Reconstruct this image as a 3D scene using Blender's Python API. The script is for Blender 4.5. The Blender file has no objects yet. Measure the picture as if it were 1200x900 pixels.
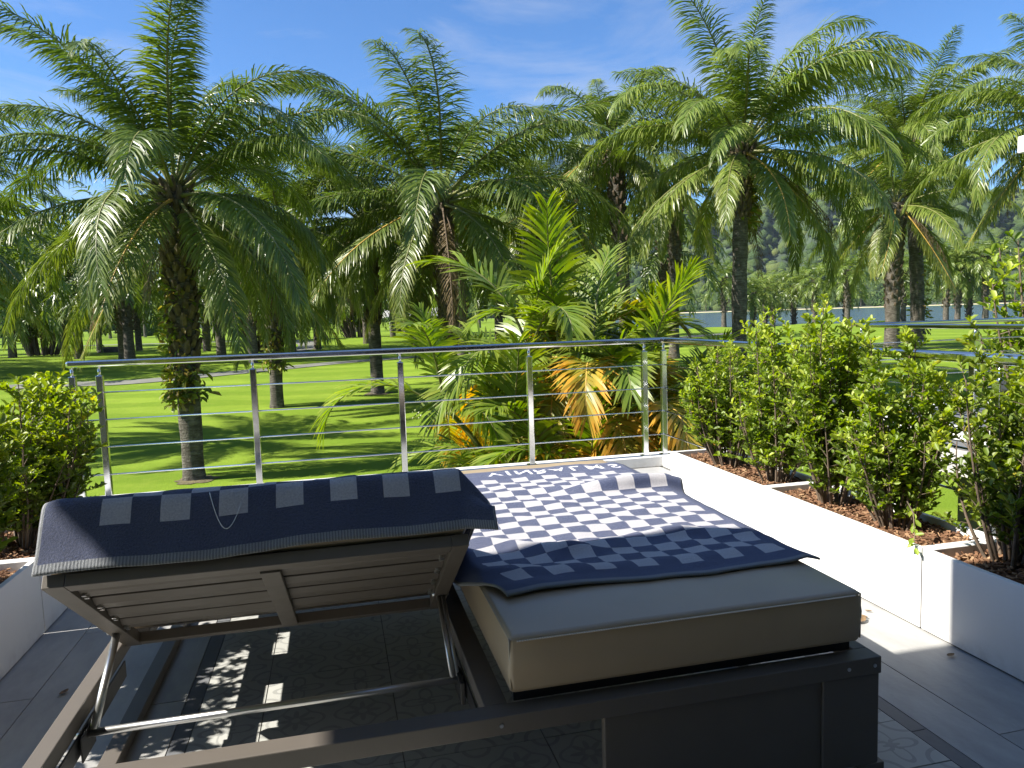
import bpy, bmesh, math, random
import numpy as np
from mathutils import Vector, Matrix, noise

random.seed(7)
S = bpy.context.scene
COL = S.collection
R = math.radians
PI = math.pi

# ------------------------------------------------------------------ camera
FL, YAW, PITCH, ROLL, EYE = 870.0, R(13.35), R(5.27), R(1.82), 1.5
fwd = Vector((math.sin(YAW)*math.cos(PITCH), math.cos(YAW)*math.cos(PITCH), -math.sin(PITCH)))
rt0 = Vector((math.cos(YAW), -math.sin(YAW), 0))
dn0 = fwd.cross(rt0)
rt = math.cos(ROLL)*rt0 + math.sin(ROLL)*dn0
dn = -math.sin(ROLL)*rt0 + math.cos(ROLL)*dn0
cam_d = bpy.data.cameras.new('camera')
cam = bpy.data.objects.new('camera', cam_d)
COL.objects.link(cam)
m3 = Matrix((rt, -dn, -fwd)).transposed()
cam.matrix_world = Matrix.Translation((0, 0, EYE)) @ m3.to_4x4()
cam_d.sensor_width = 36.0
cam_d.lens = FL/1200*36.0
cam_d.clip_start = 0.05
cam_d.clip_end = 30000
S.camera = cam

# ------------------------------------------------------------------ sky, sun, exposure
SUN_EL = R(43)
world = bpy.data.worlds.new('World')
S.world = world
world.use_nodes = True
wn = world.node_tree
wn.nodes.clear()
sky = wn.nodes.new('ShaderNodeTexSky')
sky.sky_type = 'NISHITA'
sky.sun_disc = False
sky.sun_elevation = SUN_EL
sky.sun_rotation = R(-90)
sky.altitude = 600
sky.air_density = 1.0
sky.dust_density = 0.25
sky.ozone_density = 9.0
bg = wn.nodes.new('ShaderNodeBackground')
bg.inputs['Strength'].default_value = 0.060
wo = wn.nodes.new('ShaderNodeOutputWorld')
# faint high cirrus drawn over the sky all the way round
w_tc = wn.nodes.new('ShaderNodeTexCoord')
w_map = wn.nodes.new('ShaderNodeMapping'); w_map.inputs['Scale'].default_value = (1.2, 1.2, 5.0)
w_no = wn.nodes.new('ShaderNodeTexNoise'); w_no.inputs['Scale'].default_value = 2.3; w_no.inputs['Detail'].default_value = 7; w_no.inputs['Roughness'].default_value = 0.62; w_no.inputs['Distortion'].default_value = 0.6
w_rp = wn.nodes.new('ShaderNodeValToRGB'); w_rp.color_ramp.elements[0].position = 0.44; w_rp.color_ramp.elements[1].position = 0.80
w_rp.color_ramp.elements[1].color = (0.55, 0.55, 0.55, 1)
w_mx = wn.nodes.new('ShaderNodeMix'); w_mx.data_type = 'RGBA'; w_mx.inputs[7].default_value = (5.2, 5.5, 6.0, 1)
wn.links.new(w_tc.outputs['Generated'], w_map.inputs[0]); wn.links.new(w_map.outputs[0], w_no.inputs['Vector']); wn.links.new(w_no.outputs[0], w_rp.inputs[0])
wn.links.new(w_rp.outputs[0], w_mx.inputs[0]); w_hs = wn.nodes.new('ShaderNodeHueSaturation'); w_hs.inputs['Saturation'].default_value = 1.06; w_hs.inputs['Value'].default_value = 1.38
wn.links.new(sky.outputs[0], w_hs.inputs['Color']); wn.links.new(w_hs.outputs[0], w_mx.inputs[6])
wn.links.new(w_mx.outputs[2], bg.inputs[0])
wn.links.new(bg.outputs[0], wo.inputs[0])
sun_d = bpy.data.lights.new('sun', 'SUN')
sun_d.energy = 5.0
sun_d.angle = R(0.53)
sun_d.color = (1.0, 0.945, 0.85)
sun = bpy.data.objects.new('sun', sun_d)
COL.objects.link(sun)
sun.rotation_euler = Vector((math.cos(SUN_EL), 0.0, -math.sin(SUN_EL))).to_track_quat('-Z', 'Y').to_euler()
sun.location = (-20, 0, 20)
S.view_settings.view_transform = 'Standard'
S.view_settings.look = 'None'
S.view_settings.exposure = 1.32
S.view_settings.gamma = 1.0
S.cycles.use_denoising = True
S.cycles.max_bounces = 8
S.cycles.diffuse_bounces = 4
S.cycles.glossy_bounces = 4
S.cycles.transmission_bounces = 4
S.cycles.volume_bounces = 0
S.cycles.sample_clamp_indirect = 6.0

# ------------------------------------------------------------------ helpers: objects
def link(o, parent=None):
    COL.objects.link(o)
    if parent is not None:
        o.parent = parent
    return o

def tag(o, label=None, cat=None, group=None, kind=None):
    if label: o['label'] = label
    if cat: o['category'] = cat
    if group: o['group'] = group
    if kind: o['kind'] = kind
    return o

def empty(name, loc=(0, 0, 0), rz=0.0, label=None, cat=None, group=None):
    o = bpy.data.objects.new(name, None)
    link(o)
    o.location = loc
    o.rotation_euler = (0, 0, rz)
    o.empty_display_size = 0.1
    return tag(o, label, cat, group)

def mesh_np(name, V, F, uv=None, smooth=False):
    me = bpy.data.meshes.new(name)
    me.from_pydata([tuple(v) for v in V], [], [tuple(f) for f in F])
    if smooth:
        me.polygons.foreach_set('use_smooth', np.ones(len(me.polygons), dtype=bool))
    me.update()
    return me

def quads_np(name, V, F, mats=None):
    """fast mesh from an (n,3) array of verts and an (m,4) or (m,3) array of faces"""
    V = np.asarray(V, dtype=np.float32)
    F = np.asarray(F, dtype=np.int32)
    me = bpy.data.meshes.new(name)
    k = F.shape[1]
    me.vertices.add(len(V))
    me.vertices.foreach_set('co', V.ravel())
    me.loops.add(F.size)
    me.loops.foreach_set('vertex_index', F.ravel())
    me.polygons.add(len(F))
    me.polygons.foreach_set('loop_start', np.arange(0, F.size, k, dtype=np.int32))
    me.update(calc_edges=True)
    return me

def set_tint(me, A):
    """per-vertex colour attribute: r = random hue, g = yellowing, b = spare"""
    A = np.asarray(A, dtype=np.float32)
    at = me.color_attributes.new('tint', 'FLOAT_COLOR', 'POINT')
    B = np.ones((len(A), 4), dtype=np.float32)
    B[:, :A.shape[1]] = A
    at.data.foreach_set('color', B.ravel())

def obj(name, me, mat, parent=None, bevel=0.0, seg=2, loc=None, rot=None):
    o = bpy.data.objects.new(name, me)
    link(o, parent)
    if mat is not None and len(me.materials) == 0:
        me.materials.append(mat)
    if bevel:
        b = o.modifiers.new('edge', 'BEVEL')
        b.width = bevel
        b.segments = seg
        b.limit_method = 'ANGLE'
        b.angle_limit = R(40)
        b.harden_normals = False
    if loc is not None: o.location = loc
    if rot is not None: o.rotation_euler = rot
    return o

class MB:
    def __init__(s):
        s.v = []; s.f = []
    def box(s, x0, x1, y0, y1, z0, z1):
        n = len(s.v)
        s.v += [(x0, y0, z0), (x1, y0, z0), (x1, y1, z0), (x0, y1, z0), (x0, y0, z1), (x1, y0, z1), (x1, y1, z1), (x0, y1, z1)]
        s.f += [(n, n+3, n+2, n+1), (n+4, n+5, n+6, n+7), (n, n+1, n+5, n+4), (n+1, n+2, n+6, n+5), (n+2, n+3, n+7, n+6), (n+3, n, n+4, n+7)]
        return s
    def tube(s, pts, rad, n=10, cap=True):
        pts = [Vector(p) for p in pts]
        if not isinstance(rad, (list, tuple)): rad = [rad]*len(pts)
        base = len(s.v)
        for i, p in enumerate(pts):
            a = pts[max(i-1, 0)]; b = pts[min(i+1, len(pts)-1)]
            t = (b-a).normalized()
            u = t.orthogonal().normalized() if i == 0 else (u - t*u.dot(t)).normalized()
            w = t.cross(u)
            for k in range(n):
                an = 2*PI*k/n
                s.v.append(tuple(p + rad[i]*(math.cos(an)*u + math.sin(an)*w)))
        for i in range(len(pts)-1):
            for k in range(n):
                k2 = (k+1) % n
                s.f.append((base+i*n+k, base+i*n+k2, base+(i+1)*n+k2, base+(i+1)*n+k))
        if cap:
            s.f.append(tuple(base+k for k in reversed(range(n))))
            e = base+(len(pts)-1)*n
            s.f.append(tuple(e+k for k in range(n)))
        return s
    def prism(s, prof, x0, x1):
        """closed profile of (y, z) points swept along x"""
        n = len(s.v); k = len(prof)
        for x in (x0, x1):
            s.v += [(x, p[0], p[1]) for p in prof]
        for i in range(k):
            j = (i+1) % k
            s.f.append((n+i, n+j, n+k+j, n+k+i))
        s.f.append(tuple(n+i for i in reversed(range(k))))
        s.f.append(tuple(n+k+i for i in range(k)))
        return s
    def mesh(s, name, smooth=False):
        me = mesh_np(name, s.v, s.f, smooth=smooth)
        bm = bmesh.new(); bm.from_mesh(me)
        bmesh.ops.recalc_face_normals(bm, faces=bm.faces)
        bm.to_mesh(me); bm.free()
        return me

def part_box(name, dims, mat, parent, bevel=0.003):
    return obj(name, MB().box(*dims).mesh(name), mat, parent, bevel)

# ------------------------------------------------------------------ helpers: materials
class NT:
    def __init__(s, name):
        s.m = bpy.data.materials.new(name)
        s.m.use_nodes = True
        s.t = s.m.node_tree
        s.t.nodes.clear()
        s.out = s.t.nodes.new('ShaderNodeOutputMaterial')
    def n(s, typ, **kw):
        nd = s.t.nodes.new(typ)
        for k, v in kw.items(): setattr(nd, k, v)
        return nd
    def l(s, a, b): s.t.links.new(a, b)
    def math(s, op, a, b=None, c=None, clamp=False):
        nd = s.n('ShaderNodeMath', operation=op)
        nd.use_clamp = clamp
        for i, x in enumerate((a, b, c)):
            if x is None: continue
            if isinstance(x, (int, float)): nd.inputs[i].default_value = x
            else: s.l(x, nd.inputs[i])
        return nd.outputs[0]
    def mix(s, f, a, b, blend='MIX'):
        nd = s.n('ShaderNodeMix', data_type='RGBA', blend_type=blend)
        for sock, x in ((nd.inputs[0], f), (nd.inputs[6], a), (nd.inputs[7], b)):
            if isinstance(x, (int, float)): sock.default_value = x
            elif isinstance(x, tuple): sock.default_value = x if len(x) == 4 else (*x, 1)
            else: s.l(x, sock)
        return nd.outputs[2]
    def noise(s, scale, detail=4, rough=0.55, vec=None, coord='Object', stretch=None):
        if vec is None:
            vec = s.n('ShaderNodeTexCoord').outputs[coord]
        if stretch:
            mp = s.n('ShaderNodeMapping'); mp.inputs['Scale'].default_value = stretch
            s.l(vec, mp.inputs[0]); vec = mp.outputs[0]
        nd = s.n('ShaderNodeTexNoise')
        nd.inputs['Scale'].default_value = scale
        nd.inputs['Detail'].default_value = detail
        nd.inputs['Roughness'].default_value = rough
        s.l(vec, nd.inputs['Vector'])
        return nd.outputs[0]
    def ramp(s, f, stops):
        nd = s.n('ShaderNodeValToRGB')
        e = nd.color_ramp.elements
        while len(e) < len(stops): e.new(0.5)
        for i, (p, c) in enumerate(stops):
            e[i].position = p
            e[i].color = (*c, 1) if isinstance(c, tuple) else (c, c, c, 1)
        s.l(f, nd.inputs[0])
        return nd.outputs[0]
    def bump(s, h, strength=0.3, dist=0.01):
        nd = s.n('ShaderNodeBump')
        nd.inputs['Strength'].default_value = strength
        nd.inputs['Distance'].default_value = dist
        s.l(h, nd.inputs['Height'])
        return nd.outputs[0]
    def bsdf(s, col, rough=0.5, metal=0.0, normal=None, spec=0.5, **kw):
        b = s.n('ShaderNodeBsdfPrincipled')
        for key, x in (('Base Color', col), ('Roughness', rough), ('Metallic', metal), ('Specular IOR Level', spec)):
            if isinstance(x, tuple): b.inputs[key].default_value = (*x, 1) if len(x) == 3 else x
            elif isinstance(x, (int, float)): b.inputs[key].default_value = x
            else: s.l(x, b.inputs[key])
        if normal is not None: s.l(normal, b.inputs['Normal'])
        for k, v in kw.items(): b.inputs[k].default_value = v
        return b.outputs[0]
    def done(s, sh):
        s.l(sh, s.out.inputs['Surface'])
        return s.m

def plain(name, col, rough=0.5, metal=0.0, var=0.12, scale=6, bump=0.0, bscale=80, spec=0.5, rvar=0.08, bdist=0.004):
    t = NT(name)
    f = t.noise(scale, 5)
    c2 = t.ramp(f, [(0.3, tuple(max(0, c*(1-var)) for c in col)), (0.7, tuple(c*(1+var) for c in col))])
    rr = t.math('ADD', t.math('MULTIPLY', t.math('SUBTRACT', t.noise(scale*3, 3), 0.5), rvar*2), rough)
    nm = t.bump(t.noise(bscale, 3), bump, bdist) if bump else None
    return t.done(t.bsdf(c2, rr, metal, nm, spec))

def leaf_mat(name, cols, yellow, rough=0.42, transl=0.28, objvar=0.25, spec=0.45):
    """cols: dark, mid, light; tint.r picks, tint.g yellows"""
    t = NT(name)
    at = t.n('ShaderNodeAttribute', attribute_name='tint')
    sp = t.n('ShaderNodeSeparateColor'); t.l(at.outputs['Color'], sp.inputs[0])
    oi = t.n('ShaderNodeObjectInfo')
    f = t.math('ADD', sp.outputs[0], t.math('MULTIPLY', t.math('SUBTRACT', oi.outputs['Random'], 0.5), objvar), clamp=True)
    c = t.ramp(f, [(0.0, cols[0]), (0.5, cols[1]), (1.0, cols[2])])
    c = t.mix(sp.outputs[1], c, yellow)
    b = t.bsdf(c, rough, 0, None, spec)
    tr = t.n('ShaderNodeBsdfTranslucent')
    hs = t.n('ShaderNodeHueSaturation'); hs.inputs['Saturation'].default_value = 1.15; hs.inputs['Value'].default_value = 1.5
    t.l(c, hs.inputs['Color']); t.l(hs.outputs[0], tr.inputs[0])
    mx = t.n('ShaderNodeMixShader'); mx.inputs[0].default_value = transl
    t.l(b, mx.inputs[1]); t.l(tr.outputs[0], mx.inputs[2])
    return t.done(mx.outputs[0])

MAT = {}
def mk_white():
    t = NT('white_paint')
    geo = t.n('ShaderNodeNewGeometry').outputs['Position']
    sx = t.n('ShaderNodeSeparateXYZ'); t.l(geo, sx.inputs[0])
    c = t.mix(t.noise(2.2, 5, vec=geo), (0.66, 0.655, 0.635), (0.73, 0.725, 0.705))
    runs = t.noise(9, 5, 0.6, vec=geo, stretch=(1.0, 1.0, 0.10))
    c = t.mix(t.ramp(runs, [(0.56, 0.0), (0.78, 0.22)]), c, (0.52, 0.50, 0.45))
    low = t.math('MULTIPLY', t.ramp(sx.outputs[2], [(0.0, 1.0), (0.10, 0.0)]), t.ramp(t.noise(14, 6, 0.7, vec=geo), [(0.42, 0.0), (0.7, 0.8)]))
    c = t.mix(t.math('MULTIPLY', low, 0.55), c, (0.36, 0.31, 0.25))
    spots = t.ramp(t.noise(75, 3, 0.6, vec=geo), [(0.70, 0.0), (0.76, 0.45)])
    c = t.mix(spots, c, (0.50, 0.48, 0.44))
    return t.done(t.bsdf(c, t.math('ADD', 0.36, t.math('MULTIPLY', t.noise(6, 4, vec=geo), 0.2)), 0, t.bump(t.math('ADD', t.noise(180, 3, vec=geo), t.math('MULTIPLY', t.noise(5, 3, vec=geo), 4)), 0.18, 0.0015), 0.45))
MAT['white'] = mk_white()
MAT['steel'] = plain('polished_steel', (0.66, 0.66, 0.66), 0.13, 1.0, var=0.05, scale=9, rvar=0.07)
MAT['steel_dull'] = plain('brushed_steel', (0.60, 0.60, 0.59), 0.33, 1.0, var=0.03, scale=5, rvar=0.02)
MAT['taupe'] = plain('taupe_powder_coat', (0.108, 0.094, 0.080), 0.5, var=0.05, scale=4, bump=0.15, bscale=600, bdist=0.0005)
MAT['leather'] = None
MAT['concrete'] = plain('concrete', (0.42, 0.41, 0.385), 0.75, var=0.25, scale=3.5, bump=0.3, bscale=60)
MAT['wall'] = plain('render_wall', (0.62, 0.61, 0.58), 0.8, var=0.05, scale=2, bump=0.2, bscale=150, bdist=0.002)
MAT['house_wall'] = plain('house_wall', (0.13, 0.122, 0.11), 0.85, var=0.08, scale=2)
MAT['soffit'] = plain('canopy_soffit', (0.42, 0.40, 0.37), 0.7, var=0.08, scale=2)
MAT['dark_glass'] = plain('dark_glass', (0.012, 0.014, 0.016), 0.06, var=0.1, spec=0.6, rvar=0.01)
MAT['dark_metal'] = plain('dark_metal', (0.03, 0.03, 0.032), 0.4, 0.3)
MAT['gap'] = plain('gap_black', (0.012, 0.012, 0.012), 0.8)  # flat black for the pieces that fill gaps
MAT['path'] = plain('path_concrete', (0.15, 0.15, 0.125), 0.9, var=0.2, scale=0.7, bump=0.3, bscale=20)
MAT['soil'] = plain('bare_soil', (0.105, 0.088, 0.04), 0.95, var=0.4, scale=4, bump=0.8, bscale=18, bdist=0.04)
MAT['sand'] = plain('sand', (0.52, 0.43, 0.30), 0.95, var=0.12, scale=0.4)
MAT['rock'] = plain('dark_rock', (0.07, 0.065, 0.06), 0.9, var=0.4, scale=2, bump=0.8, bscale=6, bdist=0.1)
MAT['house_white'] = plain('far_white_wall', (0.75, 0.74, 0.70), 0.8, var=0.06, scale=0.3)
MAT['house_roof'] = plain('far_roof', (0.34, 0.33, 0.31), 0.8, var=0.15, scale=0.5)
MAT['thread'] = plain('white_thread', (0.75, 0.75, 0.72), 0.8)
MAT['hull'] = plain('boat_hull', (0.78, 0.78, 0.78), 0.4)

def mk_leather():
    t = NT('taupe_leather')
    f = t.noise(2.5, 4)
    c = t.ramp(f, [(0.3, (0.33, 0.255, 0.168)), (0.7, (0.385, 0.30, 0.20))])
    nm = t.bump(t.noise(260, 3), 0.18, 0.0012)
    return t.done(t.bsdf(c, 0.38, 0, nm, 0.55))
MAT['leather'] = mk_leather()
MAT['leather_seam'] = plain('leather_piping', (0.40, 0.33, 0.235), 0.5, var=0.1)
MAT['stitch'] = plain('stitching', (0.52, 0.45, 0.34), 0.7)

def mk_tile():
    t = NT('patterned_cement_tile')
    uv = t.n('ShaderNodeUVMap', uv_map='UVMap').outputs[0]
    sx = t.n('ShaderNodeSeparateXYZ'); t.l(uv, sx.inputs[0])
    fx = t.math('SUBTRACT', t.math('MULTIPLY', t.math('FRACT', sx.outputs[0]), 2), 1)
    fy = t.math('SUBTRACT', t.math('MULTIPLY', t.math('FRACT', sx.outputs[1]), 2), 1)
    r = t.math('SQRT', t.math('ADD', t.math('MULTIPLY', fx, fx), t.math('MULTIPLY', fy, fy)))
    th = t.math('ARCTAN2', fy, fx)
    pet8 = t.math('LESS_THAN', r, t.math('ADD', 0.40, t.math('MULTIPLY', t.math('COSINE', t.math('MULTIPLY', th, 8)), 0.17)))
    core = t.math('LESS_THAN', r, 0.13)
    star = t.math('SUBTRACT', pet8, core)
    ring = t.math('LESS_THAN', t.math('ABSOLUTE', t.math('SUBTRACT', r, t.math('ADD', 0.72, t.math('MULTIPLY', t.math('COSINE', t.math('MULTIPLY', th, 4)), 0.12)))), 0.045)
    ax = t.math('SUBTRACT', 1, t.math('ABSOLUTE', fx)); ay = t.math('SUBTRACT', 1, t.math('ABSOLUTE', fy))
    rc = t.math('SQRT', t.math('ADD', t.math('MULTIPLY', ax, ax), t.math('MULTIPLY', ay, ay)))
    corner = t.math('LESS_THAN', t.math('ABSOLUTE', t.math('SUBTRACT', rc, 0.36)), 0.06)
    # second motif: interlaced quatrefoil
    q1 = t.math('LESS_THAN', t.math('ABSOLUTE', t.math('SUBTRACT', r, t.math('ADD', 0.5, t.math('MULTIPLY', t.math('COSINE', t.math('MULTIPLY', th, 4)), 0.26)))), 0.07)
    q2 = t.math('LESS_THAN', t.math('ABSOLUTE', t.math('SUBTRACT', rc, 0.55)), 0.06)
    q3 = t.math('LESS_THAN', r, t.math('ADD', 0.2, t.math('MULTIPLY', t.math('COSINE', t.math('MULTIPLY', th, 6)), 0.07)))
    p1 = t.math('MAXIMUM', t.math('MAXIMUM', star, ring), corner)
    p2 = t.math('MAXIMUM', t.math('MAXIMUM', q1, q2), q3)
    oi = t.n('ShaderNodeObjectInfo')
    sel = t.math('GREATER_THAN', oi.outputs['Random'], 0.5)
    p = t.math('ADD', t.math('MULTIPLY', p1, sel), t.math('MULTIPLY', p2, t.math('SUBTRACT', 1, sel)))
    p = t.math('MULTIPLY', p, t.math('ADD', 0.55, t.math('MULTIPLY', t.noise(14, 4), 0.6)), clamp=True)
    base = t.mix(t.noise(5, 5), (0.33, 0.335, 0.315), (0.42, 0.425, 0.40))
    c = t.mix(p, base, (0.25, 0.255, 0.245))
    c = t.mix(t.math('MULTIPLY', oi.outputs['Random'], 0.25), c, (0.28, 0.28, 0.265))
    nm = t.bump(t.noise(90, 3), 0.15, 0.002)
    return t.done(t.bsdf(c, t.math('ADD', 0.5, t.math('MULTIPLY', t.noise(7, 4), 0.2)), 0, nm, 0.4))
MAT['tile'] = mk_tile()

def mk_slate(name, a, b, rough=0.6):
    t = NT(name)
    oi = t.n('ShaderNodeObjectInfo')
    f = t.noise(3.0, 8, 0.65, stretch=(2.2, 0.9, 1))
    c = t.ramp(f, [(0.28, a), (0.72, b)])
    vein = t.noise(7, 6, 0.7, stretch=(3.5, 0.6, 1))
    c = t.mix(t.ramp(vein, [(0.62, 0.0), (0.75, 0.35)]), c, tuple(x*1.5 for x in b))
    c = t.mix(t.math('MULTIPLY', oi.outputs['Random'], 0.3), c, tuple((x+y)/2.4 for x, y in zip(a, b)))
    nm = t.bump(t.noise(45, 5), 0.3, 0.003)
    return t.done(t.bsdf(c, rough, 0, nm, 0.4))
MAT['slate'] = mk_slate('slate_plank', (0.25, 0.25, 0.248), (0.43, 0.425, 0.405))
MAT['slate_dark'] = mk_slate('dark_border_tile', (0.11, 0.115, 0.125), (0.16, 0.165, 0.175))
MAT['grout'] = plain('grout', (0.17, 0.17, 0.165), 0.9, var=0.2, scale=10)

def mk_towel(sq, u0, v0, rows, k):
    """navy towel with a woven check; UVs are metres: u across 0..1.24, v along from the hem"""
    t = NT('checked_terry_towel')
    K = lambda *c: tuple(x*k for x in c)  # k lightens the navy for the towel lying in the sun
    uv = t.n('ShaderNodeUVMap', uv_map='UVMap').outputs[0]
    sx = t.n('ShaderNodeSeparateXYZ'); t.l(uv, sx.inputs[0])
    wob = t.n('ShaderNodeVectorMath', operation='MULTIPLY_ADD')
    u, v = sx.outputs[0], sx.outputs[1]
    cu = t.math('FLOOR', t.math('DIVIDE', t.math('SUBTRACT', u, u0), sq))
    cv = t.math('FLOOR', t.math('DIVIDE', t.math('SUBTRACT', v, v0), sq))
    par = t.math('MODULO', t.math('ABSOLUTE', t.math('ADD', cu, cv)), 2)
    par = t.math('LESS_THAN', par, 0.5)
    inu = t.math('MULTIPLY', t.math('GREATER_THAN', u, u0), t.math('LESS_THAN', u, u0+13*sq))
    inv = t.math('MULTIPLY', t.math('GREATER_THAN', v, v0), t.math('LESS_THAN', v, v0+rows*sq))
    chk = t.math('MULTIPLY', par, t.math('MULTIPLY', inu, inv))
    hem = t.math('LESS_THAN', v, 0.026)
    side = t.math('MAXIMUM', t.math('LESS_THAN', u, 0.009), t.math('GREATER_THAN', u, 1.231))
    stripes = t.math('ADD', 0.55, t.math('MULTIPLY', t.math('SINE', t.math('MULTIPLY', u, 760)), 0.3))
    fuzz = t.noise(170, 5, 0.8, vec=uv)
    fuzz = t.ramp(fuzz, [(0.34, 0.0), (0.66, 1.0)])
    broad = t.noise(9, 4, vec=uv)
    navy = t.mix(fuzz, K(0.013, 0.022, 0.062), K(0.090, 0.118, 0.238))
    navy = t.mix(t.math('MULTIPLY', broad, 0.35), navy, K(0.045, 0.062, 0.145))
    pale = t.mix(fuzz, (0.54, 0.52, 0.56), (0.84, 0.82, 0.83))
    c = t.mix(chk, navy, pale)
    hemc = t.mix(stripes, (0.08, 0.09, 0.12), (0.46, 0.48, 0.50))
    c = t.mix(t.math('MAXIMUM', hem, side), c, hemc)
    h = t.math('ADD', fuzz, t.math('MULTIPLY', t.math('MULTIPLY', hem, stripes), 1.2))
    h = t.math('ADD', h, t.math('MULTIPLY', chk, -0.5))
    nm = t.bump(h, 1.0, 0.006)
    return t.done(t.bsdf(c, 0.95, 0, nm, 0.10, **{'Sheen Weight': 0.35, 'Sheen Roughness': 0.5}))
MAT['towel'] = mk_towel(0.082, 0.095, 0.10, 20, 1.3)  # navy raised here: sunlight put into the towel colour
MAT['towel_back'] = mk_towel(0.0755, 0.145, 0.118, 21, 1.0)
MAT['towel_letters'] = plain('woven_white_letters', (0.70, 0.69, 0.72), 0.95, bump=0.6, bscale=420, bdist=0.003)

def mk_lawn():
    t = NT('mown_lawn')
    geo = t.n('ShaderNodeNewGeometry').outputs['Position']
    sx = t.n('ShaderNodeSeparateXYZ'); t.l(geo, sx.inputs[0])
    x, y = sx.outputs[0], sx.outputs[1]
    big = t.noise(0.05, 4, vec=geo)
    # mowing stripes run across the view and curve gently
    a = t.math('ADD', t.math('MULTIPLY', x, 0.10), t.math('MULTIPLY', y, 0.99))
    a = t.math('ADD', a, t.math('MULTIPLY', big, 9))
    st = t.math('MULTIPLY', t.math('ADD', t.math('SINE', t.math('MULTIPLY', a, 1.9)), 1), 0.5)
    st = t.ramp(st, [(0.35, 0.0), (0.65, 1.0)])
    c = t.mix(st, (0.150, 0.232, 0.022), (0.205, 0.292, 0.032))
    c = t.mix(t.ramp(t.noise(0.35, 6, 0.65, vec=geo), [(0.38, 0.0), (0.70, 0.8)]), c, (0.112, 0.188, 0.017))
    c = t.mix(t.ramp(t.noise(1.7, 6, 0.7, vec=geo), [(0.5, 0.0), (0.8, 0.5)]), c, (0.235, 0.275, 0.045))
    c = t.mix(t.ramp(t.noise(22, 4, 0.7, vec=geo), [(0.35, 0.0), (0.8, 0.45)]), c, (0.105, 0.155, 0.015))
    nm = t.bump(t.math('ADD', t.noise(26, 4, 0.7, vec=geo), t.math('MULTIPLY', t.noise(2.2, 4, vec=geo), 1.3)), 0.55, 0.05)
    return t.done(t.bsdf(c, 0.9, 0, nm, 0.06))
MAT['lawn'] = mk_lawn()

def mk_water():
    t = NT('lake_water')
    geo = t.n('ShaderNodeNewGeometry').outputs['Position']
    h = t.math('ADD', t.noise(0.5, 4, vec=geo), t.math('MULTIPLY', t.noise(0.06, 3, vec=geo), 1.5))
    return t.done(t.bsdf((0.045, 0.075, 0.10), 0.12, 0, t.bump(h, 0.9, 0.6), 0.5))
MAT['water'] = mk_water()

def mk_canopy(name, a, b, c):
    t = NT(name)
    at = t.n('ShaderNodeAttribute', attribute_name='tint')
    sp = t.n('ShaderNodeSeparateColor'); t.l(at.outputs['Color'], sp.inputs[0])
    col = t.ramp(sp.outputs[0], [(0.0, a), (0.55, b), (1.0, c)])
    return t, col
t_, c_ = mk_canopy('hill_forest', (0.030, 0.056, 0.020), (0.072, 0.110, 0.034), (0.16, 0.185, 0.055))
geo_ = t_.n('ShaderNodeNewGeometry').outputs['Position']
c_ = t_.mix(t_.ramp(t_.noise(0.35, 5, 0.75, vec=geo_), [(0.4, 0.0), (0.7, 0.3)]), c_, (0.04, 0.065, 0.024))
MAT['hill_forest'] = t_.done(t_.bsdf(c_, 0.9, 0, t_.bump(t_.noise(0.45, 5, 0.75, vec=geo_), 1.0, 3.0), 0.1))
t_, c_ = mk_canopy('wood', (0.022, 0.045, 0.014), (0.045, 0.085, 0.020), (0.11, 0.15, 0.035))
MAT['wood'] = t_.done(t_.bsdf(c_, 0.8, 0, None, 0.2))
MAT['hill_soil'] = plain('hill_ground', (0.035, 0.055, 0.025), 0.95, var=0.3, scale=0.02)

G = lambda *a: tuple(a)
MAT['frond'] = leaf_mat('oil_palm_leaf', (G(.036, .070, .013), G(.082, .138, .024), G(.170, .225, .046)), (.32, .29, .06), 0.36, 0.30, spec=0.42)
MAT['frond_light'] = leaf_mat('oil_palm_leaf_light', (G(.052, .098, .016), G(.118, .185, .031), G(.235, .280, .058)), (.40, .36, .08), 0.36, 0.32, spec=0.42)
MAT['areca'] = leaf_mat('areca_leaf', (G(.085, .150, .018), G(.165, .245, .032), G(.30, .35, .055)), (.66, .36, .05), 0.36, 0.42)
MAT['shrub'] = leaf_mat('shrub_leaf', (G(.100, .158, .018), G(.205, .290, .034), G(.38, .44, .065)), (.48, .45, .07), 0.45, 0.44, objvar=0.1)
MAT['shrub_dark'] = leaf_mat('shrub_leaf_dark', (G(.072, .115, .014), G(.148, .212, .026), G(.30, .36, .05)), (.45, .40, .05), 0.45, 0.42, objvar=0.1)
MAT['dead_frond'] = leaf_mat('dead_palm_leaf', (G(.085, .058, .030), G(.15, .105, .052), G(.24, .175, .09)), (.30, .20, .09), 0.7, 0.2)
MAT['fern'] = leaf_mat('fern_leaf', (G(.08, .12, .018), G(.17, .22, .035), G(.30, .33, .06)), (.38, .22, .07), 0.5, 0.35)
MAT['rachis'] = plain('frond_rib', (0.15, 0.155, 0.045), 0.5, var=0.25, scale=2)
MAT['rachis_orange'] = plain('frond_rib_yellow', (0.42, 0.27, 0.05), 0.5, var=0.25, scale=2)
MAT['twig'] = plain('twig_bark', (0.13, 0.095, 0.065), 0.85, var=0.3, scale=20, bump=0.4, bscale=90)

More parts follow.
